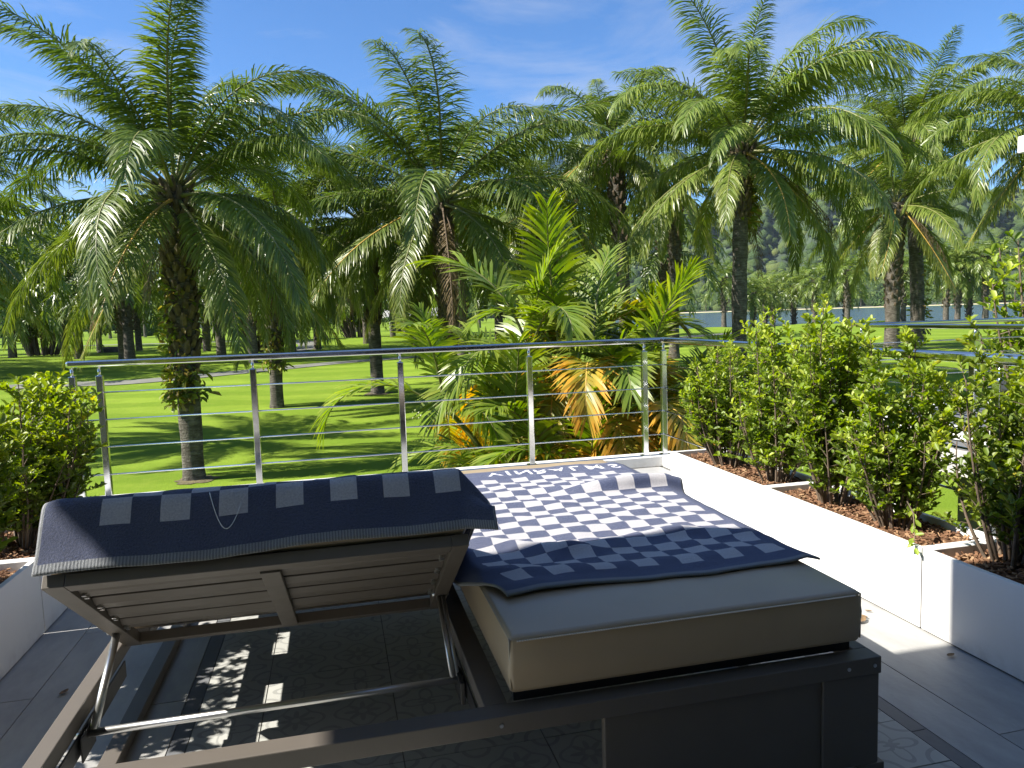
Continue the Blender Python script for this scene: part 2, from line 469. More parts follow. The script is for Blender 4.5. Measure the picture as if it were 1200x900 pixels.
def mk_trunk():
    t = NT('palm_trunk')
    tc = t.n('ShaderNodeTexCoord').outputs['Object']
    f = t.noise(3.5, 7, 0.7, vec=tc)
    c = t.ramp(f, [(0.25, (0.050, 0.044, 0.036)), (0.55, (0.15, 0.135, 0.112)), (0.8, (0.29, 0.265, 0.225))])
    rings = t.noise(6, 5, 0.7, vec=tc, stretch=(0.7, 0.7, 3.2))
    c = t.mix(t.ramp(rings, [(0.42, 0.7), (0.58, 0.0)]), c, (0.035, 0.028, 0.02))
    nm = t.bump(t.math('ADD', rings, t.noise(30, 4, vec=tc)), 1.0, 0.03)
    return t.done(t.bsdf(c, 0.9, 0, nm, 0.2))
MAT['trunk'] = mk_trunk()
MAT['boot'] = plain('old_leaf_bases', (0.095, 0.068, 0.042), 0.9, var=0.5, scale=7, bump=0.6, bscale=40, bdist=0.01)
MAT['mulch'] = None
def mk_mulch():
    t = NT('bark_mulch')
    at = t.n('ShaderNodeAttribute', attribute_name='tint')
    sp = t.n('ShaderNodeSeparateColor'); t.l(at.outputs['Color'], sp.inputs[0])
    c = t.ramp(sp.outputs[0], [(0, (0.07, 0.036, 0.02)), (0.6, (0.20, 0.105, 0.058)), (1, (0.36, 0.23, 0.13))])
    return t.done(t.bsdf(c, 0.9, 0, None, 0.2))
MAT['mulch'] = mk_mulch()

# ------------------------------------------------------------------ ground
def sm(a, b, x):
    t = np.clip((x-a)/(b-a), 0, 1)
    return t*t*(3-2*t)

LAKE_Z = -1.30
def ground_z(x, y):
    x = np.asarray(x, dtype=float); y = np.asarray(y, dtype=float)
    r = np.hypot(x, y)
    z = -2 + 0.9*sm(18, 55, r)
    z = z + 0.22*np.sin(x*0.09+1.3)*np.sin(y*0.075)*sm(22, 60, r)*(1-sm(250, 400, r))
    ang = np.degrees(np.arctan2(x, y))
    near = 118 + 6*np.sin(ang*0.35) + 4*np.sin(ang*1.1+1)
    inlake = sm(near-5, near+6, r)*(1-sm(620, 640, r))*sm(17, 20, ang)*(1-sm(80, 84, ang))
    return z*(1-inlake) + (-4.0)*inlake

def build_lawn():
    na = 480
    rs = np.concatenate([np.linspace(0, 60, 61)[1:], np.linspace(62, 140, 60), np.geomspace(143, 700, 55), np.geomspace(720, 9000, 26)])
    an = np.linspace(0, 2*PI, na, endpoint=False)
    Rr, A = np.meshgrid(rs, an, indexing='ij')
    X = Rr*np.sin(A); Y = Rr*np.cos(A)
    Z = ground_z(X, Y)
    V = np.concatenate([np.stack([X, Y, Z], -1).reshape(-1, 3), [[0, 0, -2]]])
    nr = len(rs)
    i, j = np.meshgrid(np.arange(nr-1), np.arange(na), indexing='ij')
    j2 = (j+1) % na
    F = np.stack([i*na+j, (i+1)*na+j, (i+1)*na+j2, i*na+j2], -1).reshape(-1, 4)
    me = quads_np('lawn', V, F)
    me.polygons.foreach_set('use_smooth', np.ones(len(me.polygons), dtype=bool))
    return me
lawn = tag(obj('lawn', build_lawn(), MAT['lawn']), kind='structure')

# the lake, a thin sheet that the banks rise through
def build_lake():
    a = np.radians(np.linspace(16, 85, 70)); r = np.array([100, 112, 130, 200, 330, 480, 650])
    Rr, A = np.meshgrid(r, a, indexing='ij')
    V = np.stack([Rr*np.sin(A), Rr*np.cos(A), np.full_like(A, LAKE_Z)], -1).reshape(-1, 3)
    i, j = np.meshgrid(np.arange(len(r)-1), np.arange(len(a)-1), indexing='ij')
    n = len(a)
    return quads_np('lake', V, np.stack([i*n+j, (i+1)*n+j, (i+1)*n+j+1, i*n+j+1], -1).reshape(-1, 4)[:, ::-1])
tag(obj('lake', build_lake(), MAT['water']), kind='structure')

def ribbon(name, pts, w, mat, lift=0.02, sub=8):
    P = [Vector(p) for p in pts]
    C = []
    for i in range(len(P)-1):
        p0, p1, p2, p3 = P[max(i-1, 0)], P[i], P[i+1], P[min(i+2, len(P)-1)]
        for k in range(sub):
            t = k/sub
            C.append(0.5*((2*p1)+(-p0+p2)*t+(2*p0-5*p1+4*p2-p3)*t*t+(-p0+3*p1-3*p2+p3)*t*t*t))
    C.append(P[-1])
    V = []; F = []
    m = 5
    for i, c in enumerate(C):
        d = (C[min(i+1, len(C)-1)]-C[max(i-1, 0)]).normalized()
        nrm = Vector((-d.y, d.x))
        for k in range(m):
            q = c + nrm*w*(k/(m-1)-0.5)
            V.append((q.x, q.y, float(ground_z(q.x, q.y))+lift))
    for i in range(len(C)-1):
        for k in range(m-1):
            F.append((i*m+k, i*m+k+1, (i+1)*m+k+1, (i+1)*m+k))
    return mesh_np(name, V, F, smooth=True)
pth = tag(obj('cart_path', ribbon('cart_path', [(-60, 40), (-24, 41), (-14.1, 41.9), (-10.4, 41.8), (-6.3, 44.5), (-3.2, 47), (1.5, 51), (10.5, 55), (22, 57), (40, 66)], 2.2, None, 0.03), MAT['path']), kind='structure')
pth2 = tag(obj('cart_path', ribbon('cart_path', [(-4.5, 70), (-2.6, 84), (-6, 105), (-16, 120), (-40, 128)], 2.4, None, 0.03), MAT['path']), kind='structure')
def disc(name, x, y, r, seed, lift=0.012):
    rg = random.Random(seed); n = 26; V = [(x, y, float(ground_z(x, y))+lift+0.03)]; F = []
    for k in range(n):
        a = 2*PI*k/n; q = r*(0.75+0.4*rg.random())
        px, py = x+q*math.cos(a), y+q*math.sin(a)
        V.append((px, py, float(ground_z(px, py))+lift))
    for k in range(n): F.append((0, 1+k, 1+(k+1) % n))
    return mesh_np(name, V, F)
for k, (x, y, r) in enumerate(((-3.20, 17.88, 0.46), (4.0, 26.4, 0.6), (1.72, 32.34, 0.6), (13.7, 23.35, 0.5))):
    tag(obj('soil_patch', disc('soil_patch', x, y, r, k), MAT['soil'], lawn))

# ------------------------------------------------------------------ hills and far woods
def hill_h(az, r):
    """az in degrees from +y towards +x"""
    crest = 60 + 165*sm(-25, 18, az) + 14*np.sin(az*0.22+0.5) + 9*np.sin(az*0.71+2) + 5*np.sin(az*1.9)
    crest = crest*(1 - 0.35*sm(70, 120, az))*(0.55+0.45*sm(-120, -25, az))
    prof = sm(800, 1750, r) - 0.55*sm(1900, 3200, r)
    return crest*prof + 16*np.sin(az*1.3+r*0.004)*sm(900, 1300, r) + 10*np.sin(az*3.1-r*0.007)*sm(900, 1300, r)
def build_hill():
    az = np.linspace(-75, 115, 330); r = np.linspace(780, 3200, 60)
    Rr, A = np.meshgrid(r, az, indexing='ij')
    Z = hill_h(A, Rr) - 1.6
    V = np.stack([Rr*np.sin(np.radians(A)), Rr*np.cos(np.radians(A)), Z], -1).reshape(-1, 3)
    i, j = np.meshgrid(np.arange(len(r)-1), np.arange(len(az)-1), indexing='ij'); n = len(az)
    me = quads_np('hillside', V, np.stack([i*n+j, i*n+j+1, (i+1)*n+j+1, (i+1)*n+j], -1).reshape(-1, 4))
    me.polygons.foreach_set('use_smooth', np.ones(len(me.polygons), dtype=bool))
    return me
tag(obj('hillside', build_hill(), MAT['hill_soil']), kind='structure')

def ico(sub):
    bm = bmesh.new(); bmesh.ops.create_icosphere(bm, subdivisions=sub, radius=1.0)
    bm.verts.ensure_lookup_table()
    V = np.array([v.co[:] for v in bm.verts]); F = np.array([[v.index for v in f.verts] for f in bm.faces])
    bm.free(); return V, F
def blobs(name, P, rad, tint, sub=1, rough=0.28, seed=1, squash=0.8):
    rg = np.random.default_rng(seed)
    V0, F0 = ico(sub); n = len(P); k = len(V0)
    D = 1 + rough*(rg.random((n, k, 1))*2-1)
    V = V0[None]*D*np.asarray(rad)[:, None, None]
    V[:, :, 2] *= squash
    V = V + np.asarray(P)[:, None, :]
    F = (F0[None]+(np.arange(n)*k)[:, None, None]).reshape(-1, 3)
    me = quads_np(name, V.reshape(-1, 3), F)
    T = np.repeat(np.asarray(tint)[:, None], k, 1) + 0.12*(rg.random((n, k))-0.5)
    set_tint(me, np.stack([T.ravel(), T.ravel()*0, T.ravel()*0], -1))
    return me
rg = np.random.default_rng(3)
n = 9000
az = rg.uniform(-22, 62, n); r = 820 + 1080*rg.random(n)**0.8
z = hill_h(az, r) - 1.6
P = np.stack([r*np.sin(np.radians(az)), r*np.cos(np.radians(az)), z+2], -1)
tint = np.clip(0.50 + 0.15*rg.standard_normal(n) + 0.15*np.sin(az*0.9)*np.sin(r*0.01), 0, 1)
tag(obj('hill_forest', blobs('hill_forest', P, 5.5+7*rg.random(n)**1.5, tint, 1, 0.3, 4, 0.9), MAT['hill_forest']),
    'dense green rainforest canopy covering the far hillside', 'forest', kind='stuff')

def leaf_cloud(name, P, rad, tint, per, size, seed, mat=None):
    """clumps of leaf-sized faces scattered in ellipsoids: the far tree line"""
    rg = np.random.default_rng(seed)
    n = len(P)*per
    C = np.repeat(np.asarray(P), per, 0); Rr = np.repeat(np.asarray(rad), per)[:, None]
    d = rg.standard_normal((n, 3)); d /= np.linalg.norm(d, axis=1)[:, None]
    pos = C + d*Rr*(0.55+0.45*rg.random((n, 1)))*np.array([1, 1, 0.85])
    a = rg.standard_normal((n, 3)); a -= (a*d).sum(1)[:, None]*d*0.7; a /= np.linalg.norm(a, axis=1)[:, None]
    b = np.cross(d, a); b /= np.linalg.norm(b, axis=1)[:, None]+1e-6
    s = size*(0.6+0.8*rg.random((n, 1)))
    V = np.stack([pos-a*s, pos+b*s*0.5, pos+a*s, pos-b*s*0.5], 1).reshape(-1, 3)
    me = quads_np(name, V, np.arange(n*4).reshape(-1, 4))
    T = np.repeat(np.repeat(np.asarray(tint), per) + 0.25*(rg.random(n)-0.5), 4)
    set_tint(me, np.stack([T, T*0, T*0], -1))
    return me
# tree line behind the course (left and centre) and along the far bank of the lake
P = []; rad = []; tn = []
for k in range(420):
    a = rg.uniform(-62, 20); rr = rg.uniform(235, 420)
    h = rg.uniform(3, 15)*(0.7+0.3*math.sin(a*0.6)); q = rg.uniform(2.5, 5)
    P.append((rr*math.sin(R(a)), rr*math.cos(R(a)), -1.2+h)); rad.append(q); tn.append(rg.uniform(0.1, 0.9))
for k in range(330):
    a = rg.uniform(16, 75); rr = rg.uniform(668, 800)
    h = rg.uniform(2, 16); q = rg.uniform(4, 8)
    P.append((rr*math.sin(R(a)), rr*math.cos(R(a)), -1.2+h)); rad.append(q); tn.append(rg.uniform(0.2, 0.95))
tag(obj('far_wood', leaf_cloud('far_wood', P, rad, tn, 90, 0.95, 9), MAT['wood']), 'distant band of mixed green trees at the edge of the course', 'wood', kind='stuff')
V = []; F = []
for k, a in enumerate(np.linspace(16, 84, 90)):
    for rr, zz in ((636, -1.75), (646, -0.9+0.3*math.sin(k)), (662, -0.6)):
        V.append((rr*math.sin(R(a)), rr*math.cos(R(a)), zz))
for k in range(89):
    for q in range(2): F.append((k*3+q, k*3+q+1, k*3+q+4, k*3+q+3))
tag(obj('lake_bank', mesh_np('lake_bank', V, F, smooth=True), MAT['sand']), kind='structure')

# ------------------------------------------------------------------ terrace floor: slab, tiles, kerb
floor = tag(obj('terrace_floor', MB().box(-2.2, 3.22, -3.2, 6.8, -0.14, -0.006).mesh('terrace_floor'), MAT['grout']), kind='structure')
_tile_mesh = {}
def tile(name, x0, x1, y0, y1, mat, uvu=1.0, uvv=1.0, g=0.0022):
    w, h = round(x1-x0, 4), round(y1-y0, 4)
    key = (name, w, h)
    if key not in _tile_mesh:
        b = MB().box(-w/2+g, w/2-g, -h/2+g, h/2-g, -0.0055, 0.0)
        me = b.mesh(name)
        ul = me.uv_layers.new(name='UVMap')
        for lp in me.loops:
            c = me.vertices[lp.vertex_index].co
            ul.data[lp.index].uv = ((c.x+w/2)/0.249*1.0, (c.y+h/2)/h*uvv)
        _tile_mesh[key] = me
    return obj(name, _tile_mesh[key], mat, floor, loc=((x0+x1)/2, (y0+y1)/2, random.uniform(-0.0006, 0.0006)))
xs = [-0.588, -0.34, 0.158, 0.656, 1.154, 1.652, 1.90]
ys = [1.42+0.2525*k for k in range(21)]
for j in range(len(ys)-1):
    for i in range(len(xs)-1):
        tile('patterned_tile', xs[i], xs[i+1], ys[j], ys[j+1], MAT['tile'])
for a, b in ((-0.652, -0.588), (1.90, 1.964)):
    for k in range(6):
        tile('border_tile', a, b, 1.2+k*0.9, 2.1+k*0.9, MAT['slate_dark'])
for a, b, off in ((-2.0, -1.69, .3), (-1.69, -1.275, 0.0), (-1.275, -0.86, 0.55), (-0.86, -0.652, 0.2), (1.964, 2.17, 0.4), (2.17, 2.585, 0.1), (2.585, 3.0, 0.7)):
    y = 0.9-off
    while y < 6.56:
        tile('slate_plank', a, b, y, min(y+1.2, 6.56), MAT['slate'])
        y += 1.2
kerb = empty('terrace_kerb', (0, 6.66, 0), label='low white kerb along the terrace edge carrying the steel railing posts', cat='kerb')
def kpart(x0, x1, y0, y1, z0, z1): return obj('kerb_section', MB().box(x0, x1, y0-6.66, y1-6.66, z0, z1).mesh('kerb_section'), MAT['white'], kerb, 0.006)
kpart(-2.2, 3.22, 6.565, 6.79, 0.0, 0.10)
kpart(-2.2, -1.98, 1.2, 6.563, 0.0, 0.10)
kpart(3.03, 3.22, 1.2, 6.563, 0.0, 0.10)
tb = empty('terrace_wall', (0, 6.8, -2.1), label='white rendered wall below the terrace edge facing the lawn', cat='wall')
obj('wall_face', MB().box(-2.19, 3.21, -10.0, -0.02, 0, 1.955).mesh('wall_face'), MAT['wall'], tb)

# ------------------------------------------------------------------ steel railings
def handrail(pts, name, parent):
    for i in range(len(pts)-1):
        a, b = Vector(pts[i]), Vector(pts[i+1])
        d = (b-a); L = d.length
        me = MB().box(-0.036, L+0.036, -0.036, 0.036, -0.027, 0.027).mesh(name)
        o = obj(name, me, MAT['steel'], parent, 0.018, 4)
        o.location = a + Vector((0, 0, 0.0015*i)); o.rotation_euler = (0, 0, math.atan2(d.y, d.x))
def railing(name, base_z, runs, posts, label, zt=1.12, rail_z=1.218, cables=(0.30, 0.53, 0.755, 0.98), half=0.026, z0=0.10):
    root = empty(name, (posts[0][0], posts[0][1], base_z+z0), label=label, cat='railing')
    ox, oy, oz = posts[0][0], posts[0][1], z0
    for (x, y) in posts:
        p = obj('post', MB().box(-half, half, -half, half, 0.006, zt-z0).mesh('post'), MAT['steel'], root, 0.005, 2, loc=(x-ox, y-oy, 0))
        obj('post_neck', MB().tube([(0, 0, zt-z0-0.02), (0, 0, rail_z-z0-0.022)], 0.013, 12).mesh('post_neck', True), MAT['steel'], p)
        obj('base_plate', MB().box(-half*1.7, half*1.7, -half*1.7, half*1.7, 0, 0.008).mesh('base_plate'), MAT['steel'], p, 0.002)
        for c in cables:
            pass
    for run in runs:
        handrail([(a-ox, b-oy, rail_z-oz) for a, b in run], 'handrail', root)
        for i in range(len(run)-1):
            for c in cables:
                obj('cable', MB().tube([(run[i][0]-ox, run[i][1]-oy, c-oz), (run[i+1][0]-ox, run[i+1][1]-oy, c-oz)], 0.0065, 8).mesh('cable', True), MAT['steel'], root)
    return root
YR = 6.645
railing('steel_railing', 0, [[(-2.07, YR), (3.09, YR), (3.09, 1.3)]],
        [(2.89, YR), (3.09, YR), (1.745, YR), (0.56, YR), (-0.685, YR), (-1.87, YR), (-2.07, YR), (3.09, 5.4), (3.09, 4.15), (3.09, 2.9)],
        'polished steel cable railing with square posts around the tiled terrace')
railing('steel_railing', 0, [[(6.71, 1.5), (6.71, 8.44), (13.5, 8.44)]],
        [(6.71, 8.40), (6.71, 6.62), (6.71, 4.9), (6.71, 3.2), (8.55, 8.44), (10.4, 8.44), (12.2, 8.44)],
        'neighbouring steel railing seen above the hedge at the far right', half=0.04, rail_z=1.225, zt=1.13)

# ------------------------------------------------------------------ neighbouring terrace, both houses
nb = empty('neighbouring_terrace', (6.5, 8.6, -2.1), label='white edged neighbouring terrace glimpsed behind the right hedge', cat='terrace')
obj('slab', MB().box(0, 8, -12, 0, 1.72, 2.0).mesh('slab'), MAT['concrete'], nb)
obj('wall_face', MB().box(1.2, 8, -12, -0.8, 0, 1.72).mesh('wall_face'), MAT['house_wall'], nb)
obj('paving', MB().box(0.02, 7.98, -11.9, -0.02, 2.004, 2.1).mesh('paving'), MAT['slate_dark'], nb)
obj('kerb_section', MB().box(0.0, 0.32, -7.2, -0.325, 2.104, 2.2).mesh('kerb_section'), MAT['white'], nb, 0.006)
obj('kerb_section', MB().box(0.0, 8, -0.32, 0.0, 2.104, 2.2).mesh('kerb_section'), MAT['white'], nb, 0.006)
hs = empty('house', (0, -1.1, -2.1), label='unseen house front behind the terrace, raised and darkened to cut skylight, with glass doors under a flat canopy', cat='house')
obj('wall', MB().box(-6.5, 6.2, -0.5, -0.02, 0, 9.2).mesh('wall'), MAT['house_wall'], hs)  # out of view; made tall, near and dark to keep skylight off the bed
obj('canopy', MB().box(-3.52, -0.62, 0, 3.72, 5.7, 5.96).mesh('canopy'), MAT['soffit'], hs, 0.01)
for k in range(4):
    d = obj('glass_door', MB().box(-2.3+k*2.05, -0.3+k*2.05, -0.012, 0.03, 2.12, 4.7).mesh('glass_door'), MAT['dark_glass'], hs)
    obj('door_frame', MB().box(-2.35+k*2.05, -2.3+k*2.05, -0.012, 0.06, 2.12, 4.7).mesh('door_frame'), MAT['dark_metal'], d)
obj('sky_blocker', MB().box(-0.6, 4.2, 0, 2.2, 5.1, 5.2).mesh('sky_blocker'), MAT['soffit'], hs, 0.01)  # unseen slab added overhead to block skylight on the bed fronts
nh = empty('neighbouring_house', (10.5, -3, -2.1), label='pale canopy corner of the neighbouring house at the right edge', cat='house')
obj('wall', MB().box(-2.5, 4, -0.5, 0, 0, 5.4).mesh('wall'), MAT['wall'], nh)
obj('canopy', MB().box(-3.54, 4, 0.01, 9.41, 5.1, 5.27).mesh('canopy'), MAT['white'], nh, 0.01)

# ------------------------------------------------------------------ planters
def mulch_mesh(w, l, seed, n=1100):
    rg = np.random.default_rng(seed)
    V = []; F = []; T = []
    # soil bed
    nx, ny = 8, 22
    for j in range(ny+1):
        for i in range(nx+1):
            V.append((w*i/nx, l*j/ny, 0.012*noise.noise((i*0.9+seed, j*0.6, seed))-0.002)); T.append((0.22, 0, 0))
    for j in range(ny):
        for i in range(nx):
            a = j*(nx+1)+i; F.append((a, a+1, a+nx+2, a+nx+1))
    for k in range(n):
        L = rg.uniform(0.006, 0.026); W = rg.uniform(0.0025, 0.007); H = rg.uniform(0.0015, 0.004)
        m = Matrix.Translation((rg.uniform(0.02, w-0.02), rg.uniform(0.02, l-0.02), rg.uniform(0.004, 0.022))) @ Matrix.Rotation(rg.uniform(0, 6.28), 4, 'Z') @ Matrix.Rotation(rg.normal(0, 0.35), 4, 'X') @ Matrix.Rotation(rg.normal(0, 0.3), 4, 'Y')
        b = len(V); t = float(np.clip(rg.normal(0.55, 0.25), 0, 1))
        for s in ((-L, -W, -H), (L*.9, -W*.6, -H), (L, W, -H), (-L*.8, W, -H), (-L, -W, H), (L*.9, -W*.6, H), (L, W, H), (-L*.8, W, H)):
            V.append(tuple(m @ Vector(s))); T.append((t, 0, 0))
        F += [(b, b+3, b+2, b+1), (b+4, b+5, b+6, b+7), (b, b+1, b+5, b+4), (b+1, b+2, b+6, b+5), (b+2, b+3, b+7, b+6), (b+3, b, b+4, b+7)]
    me = mesh_np('mulch', V, F)
    set_tint(me, T)
    return me
PH = 0.385
def planter(x0, x1, y0, y1, label, seed):
    root = empty('planter_box', (x0, y0, 0), label=label, cat='planter', group='white planter boxes along the terrace sides')
    w, l, t = x1-x0, y1-y0-0.007, 0.028
    obj('side_panel', MB().box(0, t, 0, l, 0.008, PH).mesh('side_panel'), MAT['white'], root, 0.0035)
    obj('side_panel', MB().box(w-t, w, 0, l, 0.008, PH).mesh('side_panel'), MAT['white'], root, 0.0035)
    obj('end_panel', MB().box(t+.0005, w-t-.0005, 0, t, 0.008, PH-.001).mesh('end_panel'), MAT['white'], root, 0.0035)
    obj('end_panel', MB().box(t+.0005, w-t-.0005, l-t, l, 0.008, PH-.001).mesh('end_panel'), MAT['white'], root, 0.0035)
    o = obj('mulch', mulch_mesh(w-2*t, l-2*t, seed), MAT['mulch'], root, loc=(t, t, PH-0.045)); o['kind'] = 'stuff'
    obj('skirting_gap', MB().box(0.012, w-0.012, 0.012, l-0.012, 0.0, 0.0085).mesh('skirting_gap'), MAT['gap'], root)  # solid black block standing in for the dark gap under the box
    return root
planter(2.555, 3.01, 4.085, 5.39, 'white planter box nearest the railing corner on the right side', 1)
planter(2.555, 3.01, 2.785, 4.085, 'white planter box in the middle of the right side row', 2)
planter(2.555, 3.01, 1.485, 2.785, 'white planter box half in shade at the right edge', 3)
planter(-1.93, -1.47, 4.02, 5.32, 'white planter box on the left side holding the bushy shrub by the railing', 4)
planter(-1.93, -1.47, 2.72, 4.02, 'shaded white planter box at the lower left edge', 5)

# ------------------------------------------------------------------ double daybed frame
FZ = 0.40; BH = 0.055
bed = empty('double_daybed', (0.4, 1.915, 0), label='taupe metal double daybed frame with one backrest raised on a steel strut', cat='daybed')
bl = Vector((0.4, 1.915, 0))
def bpart(name, x0, x1, y0, y1, z0, z1, mat='taupe', bevel=0.003, parent=None):
    return obj(name, MB().box(x0-bl.x, x1-bl.x, y0-bl.y, y1-bl.y, z0, z1).mesh(name), MAT[mat], parent or bed, bevel)
bpart('front_beam', -0.825, 1.618, 1.915, 1.983, FZ-BH, FZ)
bpart('rear_beam', -0.825, 1.618, 4.25, 4.318, FZ-BH, FZ)
bpart('side_beam', -0.825, -0.775, 1.984, 4.249, FZ-BH, FZ)
bpart('side_beam', 1.568, 1.618, 1.984, 4.249, FZ-BH, FZ)
bpart('centre_beam', 0.36, 0.428, 1.984, 4.249, FZ-BH, FZ-0.001)
for x0, x1 in ((-0.822, -0.62), (1.415, 1.615)):
    for y0, y1 in ((1.922, 1.976), (4.257, 4.311)):
        bpart('leg', x0, x1, y0, y1, 0.046, FZ-BH-0.001)
bpart('base_panel', 0.70, 1.414, 1.93, 1.958, 0.004, FZ-BH-0.001)
bpart('leg', 0.37, 0.418, 4.257, 4.311, 0.0, FZ-BH-0.001)
for x0, x1 in ((-0.845, -0.785), (1.578, 1.638)):
    bpart('floor_runner', x0, x1, 1.92, 4.31, 0.0, 0.045)
for x in (-0.80, -0.70, 0.394, 1.50, 1.593):
    obj('bolt', MB().tube([Vector((x, 1.917, FZ-0.027))-bl, Vector((x, 1.9125, FZ-0.027))-bl], 0.006, 10).mesh('bolt'), MAT['steel_dull'], bed)
# flat deck slats under the seat and under the flat right-hand side
for k in range(11):
    y = 2.84+k*0.128
    bpart('seat_slat', -0.70, 0.352, y, y+0.105, FZ+0.014, FZ+0.032, bevel=0.002)
for k in range(18):
    y = 2.0+k*0.124
    bpart('seat_slat', 0.45, 1.556, y, y+0.10, FZ-0.004, FZ+0.022, bevel=0.002)
for y0, y1 in ((2.83, 2.97), (3.13, 3.42), (3.66, 4.24)):
    bpart('sun_strip_block', -0.774, -0.701, y0, y1, FZ-0.03, FZ+0.034, bevel=0.002)  # added blocks that split the sun strip on the floor into patches
bpart('deck_rail', 0.447, 1.559, 1.990, 1.998, FZ-0.002, FZ+0.03, 'dark_metal', 0.001)
# raised backrest: local frame hinged at the seat
PHI = -math.atan2(0.452, 0.68)
HY, HZ, BL = 2.765, 0.386, 0.817
br = obj('backrest_frame', MB().box(-0.765, -0.712, -BL, 0, 0, 0.036).mesh('backrest_frame'), MAT['taupe'], bed, 0.002)
br.location = (-bl.x, HY-bl.y, HZ); br.rotation_euler = (PHI, 0, 0)
def bk(name, x0, x1, s0, s1, t0, t1, mat='taupe', bevel=0.002):
    return obj(name, MB().box(x0, x1, s0, s1, t0, t1).mesh(name), MAT[mat], br, bevel)
bk('frame_rail', 0.302, 0.352, -BL, 0, 0, 0.036)
bk('frame_rail', -0.711, 0.301, -BL, -BL+0.05, 0.0005, 0.0355)
bk('frame_rail', -0.711, 0.301, -0.045, -0.002, 0.0005, 0.0355)
bk('frame_rail', -0.235, -0.18, -BL+0.051, -0.046, -0.006, 0.012)
for s0 in (-0.738, -0.595, -0.452, -0.309):
    pr = [(s0, 0.024), (s0+0.034, 0.0125), (s0+0.082, 0.0125), (s0+0.116, 0.022), (s0+0.116, 0.034), (s0, 0.034)]
    obj('back_slat', MB().prism(pr, -0.711, 0.301).mesh('back_slat'), MAT['taupe'], br, 0.0015)
    for sx in (-0.700, 0.284):
        for q in (0.045, 0.070):
            obj('bolt', MB().tube([(sx, s0+q, 0.014), (sx, s0+q, 0.004)], 0.007, 8).mesh('bolt'), MAT['steel_dull'], br)
bk('slat_gap_shade', -0.71, 0.30, -BL+0.052, -0.30, 0.0365, 0.0385, 'gap', 0)  # black sheet standing in for the shade between the slats
# steel support strut
def steel(name, pts, r, mat='steel_dull', n=14):
    return obj(name, MB().tube([Vector(p)-bl for p in pts], r, n).mesh(name, True), MAT[mat], bed)
steel('cross_bar', [(-0.80, 2.303, 0.327), (0.355, 2.303, 0.327)], 0.0115)
steel('strut', [(-0.742, 2.303, 0.332), (-0.742, 2.60, 0.510)], 0.0125)
steel('strut', [(0.318, 2.303, 0.332), (0.318, 2.60, 0.510)], 0.0085)
steel('strut', [(0.335, 2.303, 0.332), (0.335, 2.62, 0.520)], 0.0065)
for x in (-0.742, 0.326):
    steel('strut_pin', [(x-0.03, 2.60, 0.508), (x+0.03, 2.60, 0.508)], 0.009)
    bpart('strut_bracket', x-0.018 if x < 0 else x+0.006, x-0.012 if x < 0 else x+0.022, 2.24, 2.36, 0.27, 0.345, 'dark_metal')
for x in (-0.772, 0.352):
    bpart('ratchet_plate', x, x+0.006, 2.05, 2.75, 0.285, 0.344, 'dark_metal', 0.002)

# ------------------------------------------------------------------ mattresses
def puffy_box(name, x0, x1, y0, y1, z0, z1, nx=14, ny=26, puff=0.010, r=0.022):
    bm = bmesh.new()
    bmesh.ops.create_cube(bm, size=1.0)
    bmesh.ops.subdivide_edges(bm, edges=bm.edges[:], cuts=9, use_grid_fill=True)
    for v in bm.verts:
        c = v.co*2
        top = max(0, c.z)
        v.co = Vector(((x0+x1)/2+c.x*(x1-x0)/2, (y0+y1)/2+c.y*(y1-y0)/2, (z0+z1)/2+c.z*(z1-z0)/2))
        if c.z > 0.99:
            v.co.z += puff*(1-abs(c.x)**4)*(1-abs(c.y)**4) + 0.0025*noise.noise((c.x*3, c.y*4, 1.5))
        if abs(c.x) > 0.99: v.co.x += c.x*0.006*(1-abs(c.z)**2) + 0.004*noise.noise((c.y*6, c.z*2, 0.3))*(1-abs(c.z)**4)
        if abs(c.y) > 0.99: v.co.y += c.y*0.010*(1-abs(c.z)**2) + 0.006*noise.noise((c.x*5, c.z*2, 9.3))*(1-abs(c.z)**4)
    me = bpy.data.meshes.new(name); bm.to_mesh(me); bm.free()
    for p in me.polygons: p.use_smooth = True
    return me
MX0, MX1, MY0, MY1, MZ0, MZ1 = 0.432, 1.567, 1.953, 4.245, 0.437, 0.606
mt = empty('mattress', (1.0, 1.953, 0.437), label='taupe leather mattress lying flat under the spread towel on the right', cat='mattress')
ml = Vector((1.0, 1.953, 0.437))
cov = obj('cover', puffy_box('cover', MX0-ml.x, MX1-ml.x, MY0-ml.y, MY1-ml.y, MZ0-ml.z, MZ1-ml.z, puff=0.016), MAT['leather'], mt, 0.024, 4)
cov.modifiers['edge'].angle_limit = R(60)
for pts in ([(MX0, MY0, MZ1), (MX1, MY0, MZ1), (MX1, MY1, MZ1), (MX0, MY1, MZ1), (MX0, MY0, MZ1)],):
    P = []
    for i in range(4):
        a, b = Vector(pts[i]), Vector(pts[i+1])
        for k in range(12): P.append(a.lerp(b, k/12)-ml+Vector((0, 0, -0.011))+(Vector((1.0, 3.1, 0))-a.lerp(b, k/12)).to_2d().normalized().to_3d()*0.004)
    P.append(P[0].copy())
    obj('piping', MB().tube(P, 0.0042, 6, False).mesh('piping', True), MAT['leather_seam'], mt)
for (x, y) in ((MX0, MY0), (MX1, MY0)):
    obj('corner_seam', MB().tube([Vector((x, y, MZ0+0.015))-ml, Vector((x, y, MZ1-0.01))-ml], 0.0035, 6).mesh('corner_seam', True), MAT['leather_seam'], mt)
